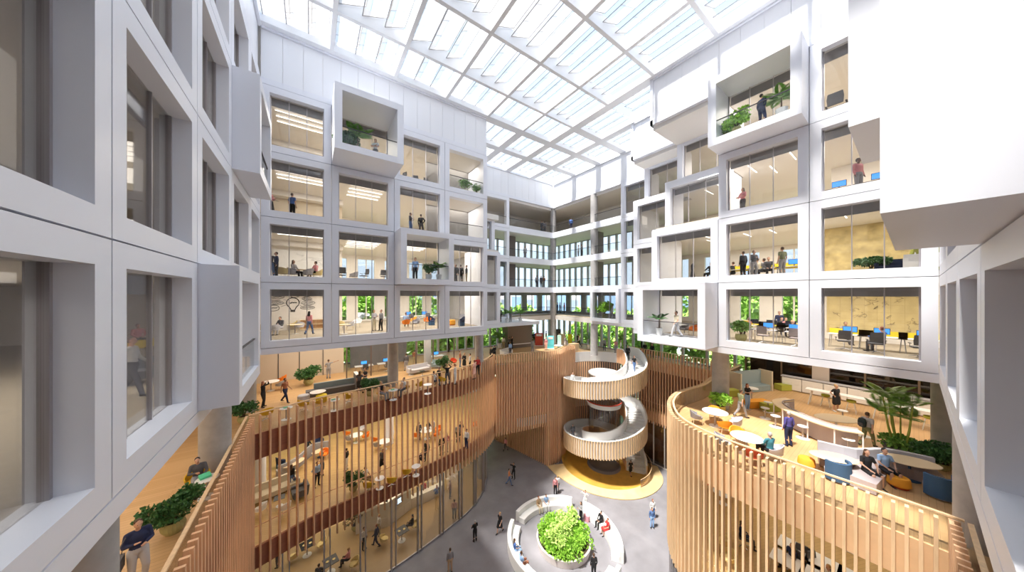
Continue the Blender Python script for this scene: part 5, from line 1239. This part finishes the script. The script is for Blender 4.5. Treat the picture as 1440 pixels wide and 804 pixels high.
def rowB(px, X, k, fc, pose, lb, **kw): x,y = BYp(px,X); return person(x,y,FL[k]+kw.pop('dz',0),fc,pose,lb,**kw)
for i,(px,cx) in enumerate(((1195,'beside the leaning man'),(1240,'with the red haired worker'),(1302,'with an empty chair'))):
    x,y = BYp(px,24.6); inst(K_DESKY,'desk','white desk with yellow screen in front of the old map, '+cx,'desk',(x,y,FL[1]+.003),-PI/2)
    inst(K_MON,'monitor','blue lit screen on the map room desk '+cx,'monitor',(x+.1,y,FL[1]+.735),PI/2)
    x2,y2 = BYp(px-8,23.3); inst(K_OFF,'office_chair','dark mesh office chair at the map room desk '+cx,'chair',(x2,y2,FL[1]+.003),-PI/2+.2)
rowB(1190,26.2,1,200,'lean','man in grey jacket leaning across the map room desk',top='grey',low='dgrey',skin='m'); rowB(1238,23.6,1,55,'desk','red haired worker in blue at the middle map room desk',top='blue',low='dgrey',hairc='r')
# lowest row, second bay: open office
for i,(px,w) in enumerate(((1040,'far end of the front row'),(1080,'middle of the front row'),(1117,'near end of the front row'))):
    x,y = BYp(px,23.6); inst(K_DESK,'desk','grey desk with a blue screen, '+w,'desk',(x,y,FL[1]+.003),-PI/2,mats={'desk_top':GREYL}); inst(K_MON,'monitor','blue lit screen, '+w,'monitor',(x+.15,y,FL[1]+.735),PI/2)
for i,(px,w) in enumerate(((1073,'facing the plant'),(1119,'with the seated man beyond'))): x,y = BYp(px,22.5); inst(K_OFF,'office_chair','brown mesh office chair in the open office, '+w,'chair',(x,y,FL[1]+.003),-PI/2,mats={'backrest':MAUVE,'seat':MAUVE})
for i,(px,w) in enumerate(((1060,'far end'),(1085,'middle'),(1112,'near end'))):
    x,y = BYp(px,26.5); inst(K_DESKY,'desk','yellow screened desk in the back row, '+w,'desk',(x,y,FL[1]+.003),-PI/2); inst(K_MON,'monitor','dark screen in the back row, '+w,'monitor',(x,y,FL[1]+.735),-PI/2)
x,y = BYp(1042,22.2); inst(shrub(40,.5,.35,1100,.1,(.25,.4),LEAFM),'potted_shrub','bushy shrub in an olive pot in the open office window','plant',(x,y,FL[1]+.003),scale=1.15)
for (px,X,fc,ps,lb,kw) in ((1096,28,200,'stand','person in navy and red standing among the open office desks',dict(top='navy',low='dgrey',hairc='r')),(1052,25.3,60,'desk','person in brown sitting behind the potted shrub',dict(top='brown',low='black')),(1100,27.6,CAM,'desk','man in black sitting at the back row desks',dict(top='black',low='black')),(1116,25.0,CAM,'desk','blond man in black at the near end of the open office',dict(top='dgrey',low='black',hairc='y')),(1106,27.5,CAM,'desk','woman in pink at the back row desks',dict(top='pink',low='black'))): rowB(px,X,1,fc,ps,lb,**kw)
# projecting box, lowest row
rowB(951,19.9,1,LF,'walk','man in cream shirt walking on the projecting corner balcony',dz=.12,top='cream',low='lgrey',hairc='n',sleeve='short')
x,y = BYp(927,19.9); inst(palm(6,.5,.75,9,(.2,.45),lm=LEAF),'potted_palm','broad leaved plant in a white pot on the projecting corner balcony','plant',(x,y,S[1]+.43),0,scale=1.15)
for (px,kt,lb) in ((962,K_GR,'grey chair behind the glass of the projecting corner balcony'),(975,K_OO,'orange chair behind the glass of the projecting corner balcony')): x,y = BYp(px,22.6); inst(kt,'tub_chair',lb,'chair',(x,y,FL[1]+.003),1)
x,y = BYp(973,22.9); inst(K_RTS,'round_table','small round table beside the orange chair in the corner box','table',(x,y+.5,FL[1]+.003))
# second row
for (px,X,fc,ps,lb,kw) in ((1045,22.6,60,'stand','man in black suit in the middle window of the second row',dict(top='black',low='black')),(1060,22.6,CAM,'phone','man in dark grey photographing in the second row middle window',dict(top='dgrey',low='grey')),(1100,22.4,BACK,'stand','man in olive tee and grey trousers, second row middle window',dict(top='olive',low='grey',sleeve='short')),
    (1030,25,60,'desk','worker in black at the yellow desk, first from the far end',dict(top='black',low='black')),(1064,23.8,60,'sit','worker in cream behind the standing men',dict(top='cream',low='black',hairc='y')),(1073,24.2,60,'sit','worker in grey behind the standing men',dict(top='grey',low='black')),(1081,23.6,200,'sit','worker in dark jacket by the screen, second row',dict(top='dgrey',low='black')),(999,24,60,'desk','seated worker at the edge of the small second row window',dict(top='black',low='black'))): rowB(px,X,2,fc,ps,lb,**kw)
for i,(px,w) in enumerate(((1040,'by the first worker'),(1075,'behind the standing men'),(1117,'by the olive tee man'))):
    x,y = BYp(px,24.6); inst(K_DESKY,'desk','yellow edged desk in the second row middle window '+w,'desk',(x,y,FL[2]+.003),-PI/2)
    if i==2: inst(K_MON,'monitor','blue lit screen on the second row desk by the olive tee man','monitor',(x,y,FL[2]+.735),PI/2)
x,y = BYp(974,22.2); inst([('body', MB().lathe([(.05,0),(.16,.25),(.10,.7),(.13,1.0),(.02,1.2)],8).mesh('body',True), DARKM)],'black_sculpture','black abstract figure in the small second row window','sculpture',(x,y,FL[2]+.003))
x,y = BYp(1225,23.5); inst(shrub(41,.75,.28,1700,.11,(.22,.3),LEAF,POTG,.5),'potted_shrub','flat topped bonsai shrub behind the second row corner window','plant',(x,y,FL[2]+.003),scale=.95)
x,y = BYp(1258,23.2); inst(sofa(1.4,NAVYF,.8,.6),'sofa','low dark sofa back beside the bonsai shrub','sofa',(x,y,FL[2]+.003),PI/2,scale=.85)
x,y = BYp(1283,23.0); inst(rtable(DARKM,.32,.62,DARKM,DARKM),'side_table','black side table with a white vase behind the second row corner window','table',(x,y,FL[2]+.003))
tag(MB().lathe([(.06,0),(.12,.06),(.11,.16),(.03,.2),(.02,.3)],14,(0,0,0)).build('vase', TOPW),'white vase on the black side table','vase').location = (x+.05,y-.08,FL[2]+.625)
x,y = BYp(1296,24.2); inst([('seat',MB().lathe([(.45,.1),(.5,.45),(.3,.48)],18).mesh('seat',True),GREENF),('backrest',MB().add([(-.38,-.3,.4),(.38,-.3,.4),(.26,-.42,1.45),(-.26,-.42,1.45),(-.44,-.2,.4),(.44,-.2,.4),(.3,-.34,1.47),(-.3,-.34,1.47)],[(0,1,2,3),(4,7,6,5),(0,4,5,1),(1,5,6,2),(2,6,7,3),(3,7,4,0)]).mesh('backrest'),GREENF)],'wing_chair','green high backed lounge chair behind the second row corner window','armchair',(x,y,FL[2]+.003),-PI/2+.3,scale=1.15)
x,y = BYp(1311,22.4); inst(sofa(1.5,TOPW,.8,.7),'sofa','white sofa in the corner of the second row corner window','sofa',(x,y,FL[2]+.003),PI/2)
# third and top row
rowB(1044.5,22.4,3,150,'cross','woman in mauve leaning in the third row middle window',top='pink',low='dgrey',hair='long',slim=True)
rowB(1207,22.2,3,CAM,'stand','man in pink shirt behind the third row corner window',top='pink',low='grey',skin='d',hairc='b')
for px,w in ((1180,'far'),(1237,'near')):
    x,y = BYp(px,23.6); inst(desk(1.8,.75,BARK),'desk','dark desk at the %s end of the third row corner window' % w,'desk',(x,y,FL[3]+.003),-PI/2); inst(K_MON,'monitor','blue lit screen at the %s end of the third row corner window' % w,'monitor',(x,y,FL[3]+.735),PI/2)
x,y = BYp(1176,22.2); inst(K_OFF,'office_chair','grey office chair in the top row corner window','chair',(x,y,FL[4]+.003),-PI/2,scale=1.2)
rowB(1071,20.0,4,RT,'hip','man in navy suit and cap on the top projecting balcony of the sunny facade',dz=.12,top='navy',low='navy',hairc='b')
x,y = BYp(1036,20.0); inst(K_SH[3],'potted_shrub','bright leafy shrub on the sunny top balcony','plant',(x,y,S[4]+.43),scale=.95); x,y = BYp(1021,20.4); inst(K_BUSH[0],'potted_shrub','small leafy plant at the far end of the sunny top balcony','plant',(x,y,S[4]+.43))
x,y = BYp(1099,20.0); inst(palm(9,.5,.8,12,(.22,.4),lm=LEAFM),'potted_palm','spreading palm at the near end of the sunny top balcony','plant',(x,y,S[4]+.43),0,scale=1.2)
x,y = BYp(850,29.6); inst(K_SH[3],'potted_shrub','lime green shrub in the far lowest corner window','plant',(x,y,FL[1]+.003),scale=1.5); x,y = BYp(861,29.6); person(x,y,FL[1],LF,'stand','person in grey in the far lowest corner window',top='lgrey',low='grey')
lights = []
for (k,x,y,where) in ((3,23.6,4.2,'third row middle window, by the near frame'),(3,25.2,5.4,'third row middle window, centre'),(3,24.0,6.2,'third row middle window, by the far frame'),(3,24,1.4,'third row corner window'),(4,23,1.8,'top row corner window'),(2,24,2.2,'second row corner window, far'),(2,24,.9,'second row corner window, near'),
    (2,23,4,'second row middle window, front near'),(2,23,5.2,'second row middle window, front centre'),(2,23,6.4,'second row middle window, front far'),(2,26,4.2,'second row middle window, deep near'),(2,26,5.6,'second row middle window, deep centre'),(2,26,7,'second row middle window, deep far'),(2,24,9,'second row small window, near'),(2,26.5,9.5,'second row small window, deep'),(3,25.2,8.6,'third row small window, near'),(3,26.4,9.6,'third row small window, deep')):
    strip_light(x,y,S[k+1]-.4,1.7,'x','ceiling strip light, '+where)
# ================================================================== ROOM BEHIND THE SHADED SIDE WALL
person(-4.2,12.9,FL[1],-10,'walk','woman in white jumper walking behind the shaded side window',top='white',low='dgrey',hairc='n',hair='bun',slim=True)
person(-7.9,25.0,FL[1]-.02,-60,'sit','man in pink shirt sitting on a yellow drum behind the shaded side window',top='pink',low='black',hairc='b'); inst([('cushion', MB().lathe([(.7,.0),(.75,.1),(.75,.42),(.7,.45)],28).mesh('cushion',True), LEMON)],'drum_seat','big yellow drum seat under the man in the pink shirt','seat',(-8.1,25.1,FL[1]+.003))
inst(sofa(1.7,GREYD,.9,.8),'sofa','dark lounge sofa behind the shaded side window','sofa',(-5.0,14.8,FL[1]+.003),math.radians(200))
for k in (1,2,3,4):
    for (y,) in ((7.0,),(11.0,),(15,),):
        struct(MB().box(-3.24,y+.05,FL[k],-3.0,y+.45,S[k+1]-.3).build('wall_pier', ROOMG)); 
    struct(MB().box(-9.6,-14,FL[k],-9.5,22 if k>1 else 12,S[k+1]-.3).build('wall_room', ROOMG if k<3 else ROOMW))
    struct(MB().box(-9.5,3.0,FL[k],-3.0,3.2,S[k+1]-.3).build('wall_room', ROOMG)); struct(MB().box(8.6,-6,FL[k],8.8,-1.2,S[k+1]-.3).build('wall_room', ROOMG)); struct(MB().box(-9.5,6.9,FL[k],-3.5,7.05,S[k+1]-.3).build('wall_room', ROOMG))
    struct(MB().box(-3,-6.2,FL[k],28.5,-6,S[k+1]-.3).build('wall_room', ROOMG))
# ================================================================== LOUNGE TERRACE
t1 = at(1005.5,581,T+.74); inst(K_RT,'round_table','white round table with orange and grey chairs near the potted shrub','table',(*t1,T+.003),scale=1.15)
for dx,dy,kt,a,w in ((.85,.35,K_OR,110,'facing the potted shrub side'),(-.55,.75,K_GR,-140,'against the curved rail'),(-.55,-.65,K_OR,-50,'nearest the camera'),(.35,-.85,K_LG,25,'on the open floor side')): inst(kt,'tub_chair',('orange' if kt is K_OR else 'grey' if kt is K_GR else 'pale grey')+' tub chair at the sunny table near the shrub, '+w,'chair',(t1[0]+dx,t1[1]+dy,T+.003),math.radians(a))
t2 = at(1050,617,T+.74); inst(K_RT,'round_table','white round table with a seated person at the curved rail','table',(*t2,T+.003),scale=1.15)
for dx,dy,kt,a,w in ((.75,.55,K_OR,130,'far side'),(-.5,.8,K_GR,-150,'rail side'),(-.75,-.45,K_RD,-60,'nearest the camera'),(.35,-.9,K_LG,10,'open floor side')): inst(kt,'tub_chair',('orange' if kt is K_OR else 'grey' if kt is K_GR else 'pale grey' if kt is K_LG else 'red orange')+' tub chair at the table with the seated person, '+w,'chair',(t2[0]+dx,t2[1]+dy,T+.003),math.radians(a),scale=1.05)
person(t2[0]+.2,t2[1]-.75,T,60,'sit','person in teal top with cropped hair sitting at the rail table',top='teal',low='black',hairc='g')
x,y = at(1013,571,T); inst(shrub(50,.62,.4,1800,.13,(.28,.45),LEAFB,mat('gold_pot',(.50,.40,.10),.5)),'potted_shrub','bright green shrub in a golden pot by the concrete column','plant',(21.7,7.25,T+.003),scale=.95)
P(1042,587,T,RT,'walk','man in olive tee and grey trousers walking on the lounge terrace',top='olive',low='grey',hairc='n',sleeve='short',eyes=True)
P(1051,576,T,-110,'cross','woman in black top and light jeans on the lounge terrace',top='black',low='lblue',shoe='white',hairc='r',hair='long',sleeve='short',slim=True,eyes=True)
P(1109,627,T,BACK,'stand','white haired woman in blue patterned blouse seen from behind',top='violet',low='navy',hairc='g',slim=True)
P(1176,578,T,CAM,'hip','blond woman in a black dress between the green bar stools',top='black',low='black',lower='skirt',shoe='white',hairc='y',hair='bun',sleeve='short',slim=True,eyes=True)
x,y = at(1220,628,T); person(x,y,T,RT+10,'walk','man in grey tee with a backpack passing the palm',top='lgrey',low='olive',hairc='n',hair='beard',sleeve='short',eyes=True)
bp_ = thing('backpack','dark backpack worn by the man in the grey tee','backpack',(x-.20,y+.16,T+1.22),math.radians(-25-90)); MB().lathe([(.10,-.22),(.15,-.16),(.16,.05),(.12,.2),(.03,.24)],14,sy=.7).build('pack_body', mat('pack_dark',(.03,.05,.06),.7), bp_, True); MB().lathe([(.07,-.16),(.09,-.1),(.08,.0)],10,(0,-.1,0),sy=.6).build('front_pocket', GREYD, bp_, True)
# sofa group
so_p = [at(1150,620,T+.85),at(1205,632,T+.85),at(1250,632,T+.85),at(1322,650,T+.85)]
so_p[3] = (so_p[3][0]+.3, so_p[3][1]+.1); so_s = spline(so_p,3)
sf = thing('modular_sofa','long angular grey sofa facing the rail below the palm','sofa'); 
MB().band(so_s, T+.03, T+.85, .16).build('backrest', GREYL, sf); MB().band(offset(so_s,-.01), T+.03, T+.44, -.72).build('seat', MAUVE, sf)
c = so_p[1]; ch = thing('chaise','grey chaise block jutting from the sofa towards the rail','sofa',(c[0]-1.25,c[1]-.35,T+.003),math.radians(-8)); MB().box(-.75,-.38,.03,.5,.38,.43).build('cushion', MAUVE, ch)
for (px,py,lb,kw) in ((1221,662,'woman with long hair in a floral black dress on the chaise',dict(top='black',low='black',lower='shorts',hairc='n',hair='long',slim=True,sleeve='short')),(1246,660,'man in a striped pale tee and black shorts on the grey sofa',dict(top='lblue',low='black',lower='shorts',hairc='b',sleeve='short'))):
    x,y = at(px,py,T+.45); person(x,y,T-.04,CAM-15,'sit',lb,eyes=True,**kw)
put_at(K_OVAL,'oval_table','oak oval table at the sofa end near the amber pouf','table',1172,642,T,-60,h=.7); put_at(K_OVAL,'oval_table','oak oval table on a dark blue base in front of the palm','table',1279,650,T,-60,h=.7,scale=1.1)
put_at(K_POUF,'pouf','amber drum pouf beside the rail, further from the camera corner','pouf',1134,655,T,scale=.82); put_at(K_POUF,'pouf','big amber drum pouf in front of the seated couple','pouf',1264,684,T,scale=.86)
def wing(m): return [('backrest', MB().band([(.45*math.cos(math.radians(a)),.42*math.sin(math.radians(a))) for a in range(170,371,12)], .08, .86, .09).mesh('backrest',True), m), ('seat', MB().lathe([(.36,.02),(.38,.40),(.34,.44),(.05,.45)],20).mesh('seat',True), MAUVE)]
x,y = at(1182,676,T); inst(wing(BLUEF),'lounge_chair','blue wrap around lounge chair at the sofa end by the rail','armchair',(x,y+.1,T+.003),math.radians(-35),scale=.95); x,y = at(1322,700,T); inst(wing(BLUEF),'lounge_chair','navy wrap around lounge chair beside the thick concrete column','armchair',(x+.1,y,T+.003),math.radians(-45),scale=1.0)
# curved bar with banquette
cb = thing('curved_bar','curved oak topped bar with white legs in the middle of the lounge','bar counter'); bp2 = spline([(24.7,4.75),(23.6,5.1),(22.6,4.75),(21.7,3.85),(21.1,2.9),(20.95,2.1),(21.3,1.35)],5)
MB().band(bp2, T+1.02, T+1.07, .5).build('bar_top', TOPO, cb); MB().band(offset(bp2,.44), T+.45, T+1.13, .05).build('back_panel', MAUVE, cb); MB().band(offset(bp2,.46), T+.05, T+.9, .04).build('kick_panel', MAUVE, cb)
for i in range(0,len(bp2),6): x,y = bp2[i]; n_ = offset(bp2,.08)[i]; MB().tube([(n_[0],n_[1],T+.003),(n_[0],n_[1],T+1.02)],.03,8).build('leg', TOPW, cb)
bq = thing('banquette','light grey banquette seat tucked behind the curved bar','sofa'); b3 = offset(bp2,.52)
MB().band(b3[3:20], T+.003, T+.45, .55).build('seat', GREYL, bq); MB().band(b3[3:14], T+.46, T+.98, .14).build('back_cushion', GREYL, bq)
put_at(K_OVAL,'oval_table','large oval oak table behind the curved bar','table',1176,593,T,-40,h=.7,scale=1.3,mats={'post':TOPW,'table_base':TOPW})
for i,(px,py) in enumerate(((1080,579),(1076,588),(1090.5,600),(1129,616),(1193,636),(1214,613),(1185,592))): put_at(K_STOOL,'disc_stool',['small disc topped stool furthest along the curved bar','disc topped stool second along the curved bar','disc topped stool just beyond the white haired woman','disc topped stool between the white haired woman and the bar leg','disc topped stool at the sofa back','disc topped stool beside the backpack man','disc topped stool behind the curved bar table'][i],'stool',px,py,T,scale=1.05)
# high table, bar stools, cabinets
ht = thing('high_table','long white high table on splayed legs in front of the cabinets','table',(28.6,1.9,T+.003)); MB().box(-.35,-3.4,1.0,.35,2.5,1.05).build('table_top', TOPW, ht)
for y in (2.2,-.6,-1.1,-3.1):
    for s in (-1,1): MB().tube([(s*.2,y,1.0),(s*.33,y+.15,0)],.03,6).build('leg', TOPW, ht)
for (px,py,w) in ((1161,571,'far side of the woman in black'),(1197,580,'near side of the woman in black'),(1307,605,'behind the palm fronds')): put_at(K_BAR,'bar_stool','olive seated bar stool on white legs, '+w,'stool',px,py,T)
for i in range(7):
    y0 = 6.2-i*1.15; r = thing('cabinet','white low cabinet unit along the lounge back wall, %s from the booth' % (ordw[i]),'cabinet',(31.2,y0-1.14,T+.003),0,'white cabinets along the lounge wall')
    MB().box(0,0,.06,.5,1.12,1.0).build('body', TOPW, r)
    for j in (0,1): d_ = MB().box(-.02,.02+.56*j,.1,0,.54+.56*j,.5).build('drawer', TOPW, r); MB().box(-.02,.02+.56*j,.53,0,.54+.56*j,.97).build('drawer', TOPW, r)
tag(MB().box(31.15,-1.9,T+1.065,31.75,6.25,T+1.1).build('worktop', GREYL),'grey worktop running over the white lounge cabinets','worktop')
gp = struct(empty('wall_glass_partition')); MB().box(32.2,-2,T+.01,32.22,8.8,16.4).build('glass', glassy('smoky_glass',(.55,.5,.48),.05), gp); q = MB()
for y in (8.8,6.4,4.2,2.0,-.2,-2): q.box(32.12,y-.05,T,32.3,y+.05,16.4)
q.build('frame', BARK, gp)
struct(MB().box(32.0,3.7,T,32.6,4.6,16.4).build('column_white', mat('pier_beige',(.55,.47,.42),.8))); struct(MB().box(34.2,-3,T,34.3,9,15.2).build('wall_dark', mat('dark_wall',(.10,.09,.09),.6)))
bt = thing('booth_sofa','high backed teal grey booth sofa with cream ends by the slatted wall','sofa',(28.6,7.6,T+.003),math.radians(158))
MB().box(-1.5,-.2,.02,1.5,.5,.45).build('seat', SEATG, bt); MB().box(-1.5,-.35,.02,1.5,-.2,1.5).build('backrest', SEATG, bt); 
for s in (-1,1): MB().box(s*1.56-.06,-.4,.0,s*1.56+.06,.6,1.55).build('end_panel', BEIGEF, bt)
for (px,py,m,lb) in ((1064,572,ORANGEY,'long amber bench pouf in front of the teal booth'),(1083,577,GREENF,'olive green cube pouf in front of the teal booth'),(1101,548,GREENF,'olive green cube pouf beside the white cabinets'),(1029,556,GREENF,'olive green pouf between the column and the booth')):
    put_at([('cushion',MB().box(-.75 if m is ORANGEY else -.45,-.3,.02,.75 if m is ORANGEY else .45,.3,.46).mesh('cushion'),m)],'pouf',lb,'pouf',px,py,T,-30)
put_at(K_RTS,'round_table','small table inside the teal booth','table',1057,548,T,h=.72,scale=1.2)
x,y = 23.15,.35; inst(K_PALM[1],'areca_palm','tall clump of green caned palms beside the near concrete column','plant',(x,y,T+.003),0,scale=1.0)
inst([('planter',MB().lathe([(.5,0),(.6,.3),(.5,.3)],24).mesh('planter'),GREYD),('foliage',leaf_cloud([(.4*math.cos(i),.4*math.sin(i),.5,.3,.3,.2) for i in range(8)],900,.14,60).mesh('foliage'),LEAFM)],'low_planter','low leafy planter at the foot of the tall palm','plant',(x,y,T+.003))
inst(shrub(61,.95,.5,2600,.15,(.3,.35),LEAF),'potted_shrub','wide dark green shrub between the palm and the concrete column','plant',(22.45,-.7,T+.003),scale=.82)
# ================================================================== MEZZANINE, lounge side
for i in range(2):
    for j in range(3):
        x,y = 19.2+1.3*i,3.6-1.05*j; inst(desk(1.2,1.0),'meeting_table','white meeting table below the lounge, %s row %s' % (('rail side','inner')[i],ordw[j]),'table',(x,y,M+.003),PI/2,'white meeting tables on the floor below the lounge')
        tag(MB().box(x-.06+.65*(1 if i==0 else -1),y-.5,M+.74,x+.06+.65*(1 if i==0 else -1),y+.5,M+.75).build('table_divider', LEMON),'lime yellow strip on the white meeting tables, %s row %s' % (('rail side','inner')[i],ordw[j]),'divider')
for (px,py,fc,lb,kw) in ((1045,757,-60,'man in black suit sitting at the far end of the meeting tables',dict(top='navy',low='black')),(1112,790,LF,'man in navy sitting beside the meeting tables',dict(top='navy',low='black')),(1163,822,LF,'blond person whose head shows between the slats',dict(top='white',low='grey',hairc='y'))):
    x,y = at(px,py,M+.4); person(x,y,M,fc,'sit',lb,**kw); inst(K_OFF,'office_chair','office chair under the '+lb.replace('sitting ','').replace('whose head shows','seen')[:60],'chair',(x,y,M+.003),math.radians(fc-90))
for i,(px,py,kt,lb) in enumerate(((1002,690,K_RD,'red chair at the round table below the lounge rail, further one'),(1030,703,K_RD,'red chair at the round table below the lounge rail, nearer one'),(1036,692,K_NV,'navy chair at the round table below the lounge rail'))): put_at(kt,'tub_chair',lb,'chair',px,py,M,i*70)
put_at(K_RT,'round_table','white round table between red chairs below the lounge rail','table',1016,692,M,h=.74)
for i,(px,py) in enumerate(((1018,772),(1024,795),(1128,800),(1150,812))): put_at(K_OFF if i>1 else K_CY,'office_chair',['yellow chair at the far meeting table corner','second yellow chair at the meeting tables','black mesh chair behind the man in navy','black mesh chair nearest the blond head'][i],'chair',px,py,M,i*50)
# ================================================================== TREES OUTSIDE
def tree(x, y, h, seed, lb):
    R = random.Random(seed); r = thing('tree', lb, 'tree', (x,y,0)); bl = []
    for i in range(34):
        a = R.uniform(0,2*PI); q = 4.2*math.sqrt(R.random()); bl.append((q*math.cos(a),q*math.sin(a),h*(.42+.5*R.random()),1.9,1.9,1.5))
    leaf_cloud(bl, 5200, .8, seed).build('crown', TREEL, r); MB().tube([(0,0,0),(.2,.1,h*.4),(0,0,h*.75)],[.4,.3,.12],8).build('trunk', BARK, r)
for i in range(9): tree(-12+6.0*i, 50+(i%2)*4, (22.5 if i<5 else 17.2)+(i*37%5)*.4, 100+i, 'leafy green tree outside behind the shaded facade, %s from its corner' % (ordw+['ninth'])[i])
for i in range(7): tree(49+(i%2)*4, 40-7.5*i, (17.2 if i<3 else 21)+(i*29%4)*.4, 130+i, 'leafy green tree outside behind the sunny facade, %s from the far corner' % ordw[i])
hv = []; 
hills = MB(); n = 60; vs=[]; fs=[]
for i in range(n+1):
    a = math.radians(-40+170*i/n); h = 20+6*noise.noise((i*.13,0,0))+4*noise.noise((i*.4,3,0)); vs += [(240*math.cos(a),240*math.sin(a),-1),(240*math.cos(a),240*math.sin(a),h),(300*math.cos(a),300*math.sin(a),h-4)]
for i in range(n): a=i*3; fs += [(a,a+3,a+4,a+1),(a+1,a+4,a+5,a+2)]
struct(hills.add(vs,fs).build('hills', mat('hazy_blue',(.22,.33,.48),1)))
for i in range(9):
    a = math.radians(38+4.5*i); b = thing('distant_tower','hazy pale tower block on the horizon, %s along the skyline' % (ordw+['ninth'])[i],'building',(200*math.cos(a),200*math.sin(a),0),a)
    MB().box(-4,-4,0,4,4,19+(i*13%7)).build('wall', mat('tower_pale',(.6,.55,.55),.9), b); MB().box(-4.1,-3,2,-4.05,3,17).build('windows', mat('tower_window',(.25,.3,.38),.4), b)
# ================================================================== LIGHT AND CAMERA
def area(name, x, y, z, sx, sy, power, col=(1,.93,.84)):
    l = bpy.data.lights.new(name, 'AREA'); l.shape = 'RECTANGLE'; l.size = sx; l.size_y = sy; l.energy = power; l.color = col
    o = bpy.data.objects.new(name, l); COL.objects.link(o); o.location = (x,y,z); return o
for k in (1,2,3,4):
    zz = S[k+1]-.36
    area('ceiling_lamp', 5.5, 26.5, zz, 15, 4, 520); area('ceiling_lamp', 24.5, 3.5, zz, 4, 11, 500)
    area('ceiling_lamp', -6.5, 10, zz, 4, 18, 450 if k==1 else 220)
    area('ceiling_lamp', 5, 32, zz, 16, 4, 450); area('ceiling_lamp', 31, 4, zz, 4, 14, 450)
for z, p in ((16.38, 1.0), (T-1.33, .9), (M-1.13, .7)):
    area('ceiling_lamp', 6, 28.5, z, 18, 6, 560*p, (1,.87,.70)); area('ceiling_lamp', -7, 12, z, 5, 18, 300*p, (1,.87,.70)); area('ceiling_lamp', 25 if z<16 else 28, 1.5, z, 10 if z<16 else 5, 10, 230*p, (1,.87,.70))
sun = bpy.data.lights.new('sun', 'SUN'); sun.energy = 15; sun.angle = math.radians(5); sun.color = (1,.95,.87)
so = bpy.data.objects.new('sun', sun); COL.objects.link(so)
d = Vector((1,-.02,-2.4)); so.rotation_euler = d.to_track_quat('-Z','Y').to_euler(); so.location = (0,0,60)
w = bpy.data.worlds.new('sky'); SC.world = w; w.use_nodes = True; t = w.node_tree; N = t.nodes; L = t.links
bg = N['Background']; tc = N.new('ShaderNodeTexCoord'); sp = N.new('ShaderNodeSeparateXYZ'); cr = N.new('ShaderNodeValToRGB'); ns = N.new('ShaderNodeTexNoise')
L.new(tc.outputs['Generated'], sp.inputs[0]); L.new(sp.outputs['Z'], cr.inputs['Fac'])
cr.color_ramp.elements[0].position = 0; cr.color_ramp.elements[0].color = (.72,.86,1,1)
cr.color_ramp.elements[1].position = .9; cr.color_ramp.elements[1].color = (.42,.67,1,1)
ns.inputs['Scale'].default_value = 2.2; ns.inputs['Detail'].default_value = 5; L.new(tc.outputs['Generated'], ns.inputs['Vector'])
c2 = N.new('ShaderNodeValToRGB'); c2.color_ramp.elements[0].position = .5; c2.color_ramp.elements[1].position = .66
L.new(ns.outputs['Fac'], c2.inputs['Fac']); mx = N.new('ShaderNodeMix'); mx.data_type = 'RGBA'
L.new(c2.outputs['Color'], mx.inputs[0]); L.new(cr.outputs['Color'], mx.inputs[6]); mx.inputs[7].default_value = (.95,.96,1,1)
L.new(mx.outputs[2], bg.inputs['Color']); bg.inputs['Strength'].default_value = 1.0
cam = bpy.data.cameras.new('camera'); co = bpy.data.objects.new('camera', cam); COL.objects.link(co); SC.camera = co
cam.sensor_fit = 'HORIZONTAL'; cam.sensor_width = 36; cam.lens = 36*FPX/1440; cam.shift_y = (HOR-402)/1440; cam.clip_start = .05; cam.clip_end = 500
co.location = (0,0,EYE); co.rotation_euler = (PI/2, 0, -YAW)
SC.view_settings.view_transform = 'Standard'; SC.view_settings.look = 'None'; SC.view_settings.gamma = 1; SC.view_settings.exposure = .80
SC.view_settings.use_curve_mapping = False
SC.cycles.max_bounces = 10; SC.cycles.transparent_max_bounces = 24; SC.cycles.diffuse_bounces = 5; SC.cycles.glossy_bounces = 3
SC.cycles.sample_clamp_indirect = 10; SC.cycles.use_denoising = True; SC.cycles.use_light_tree = True
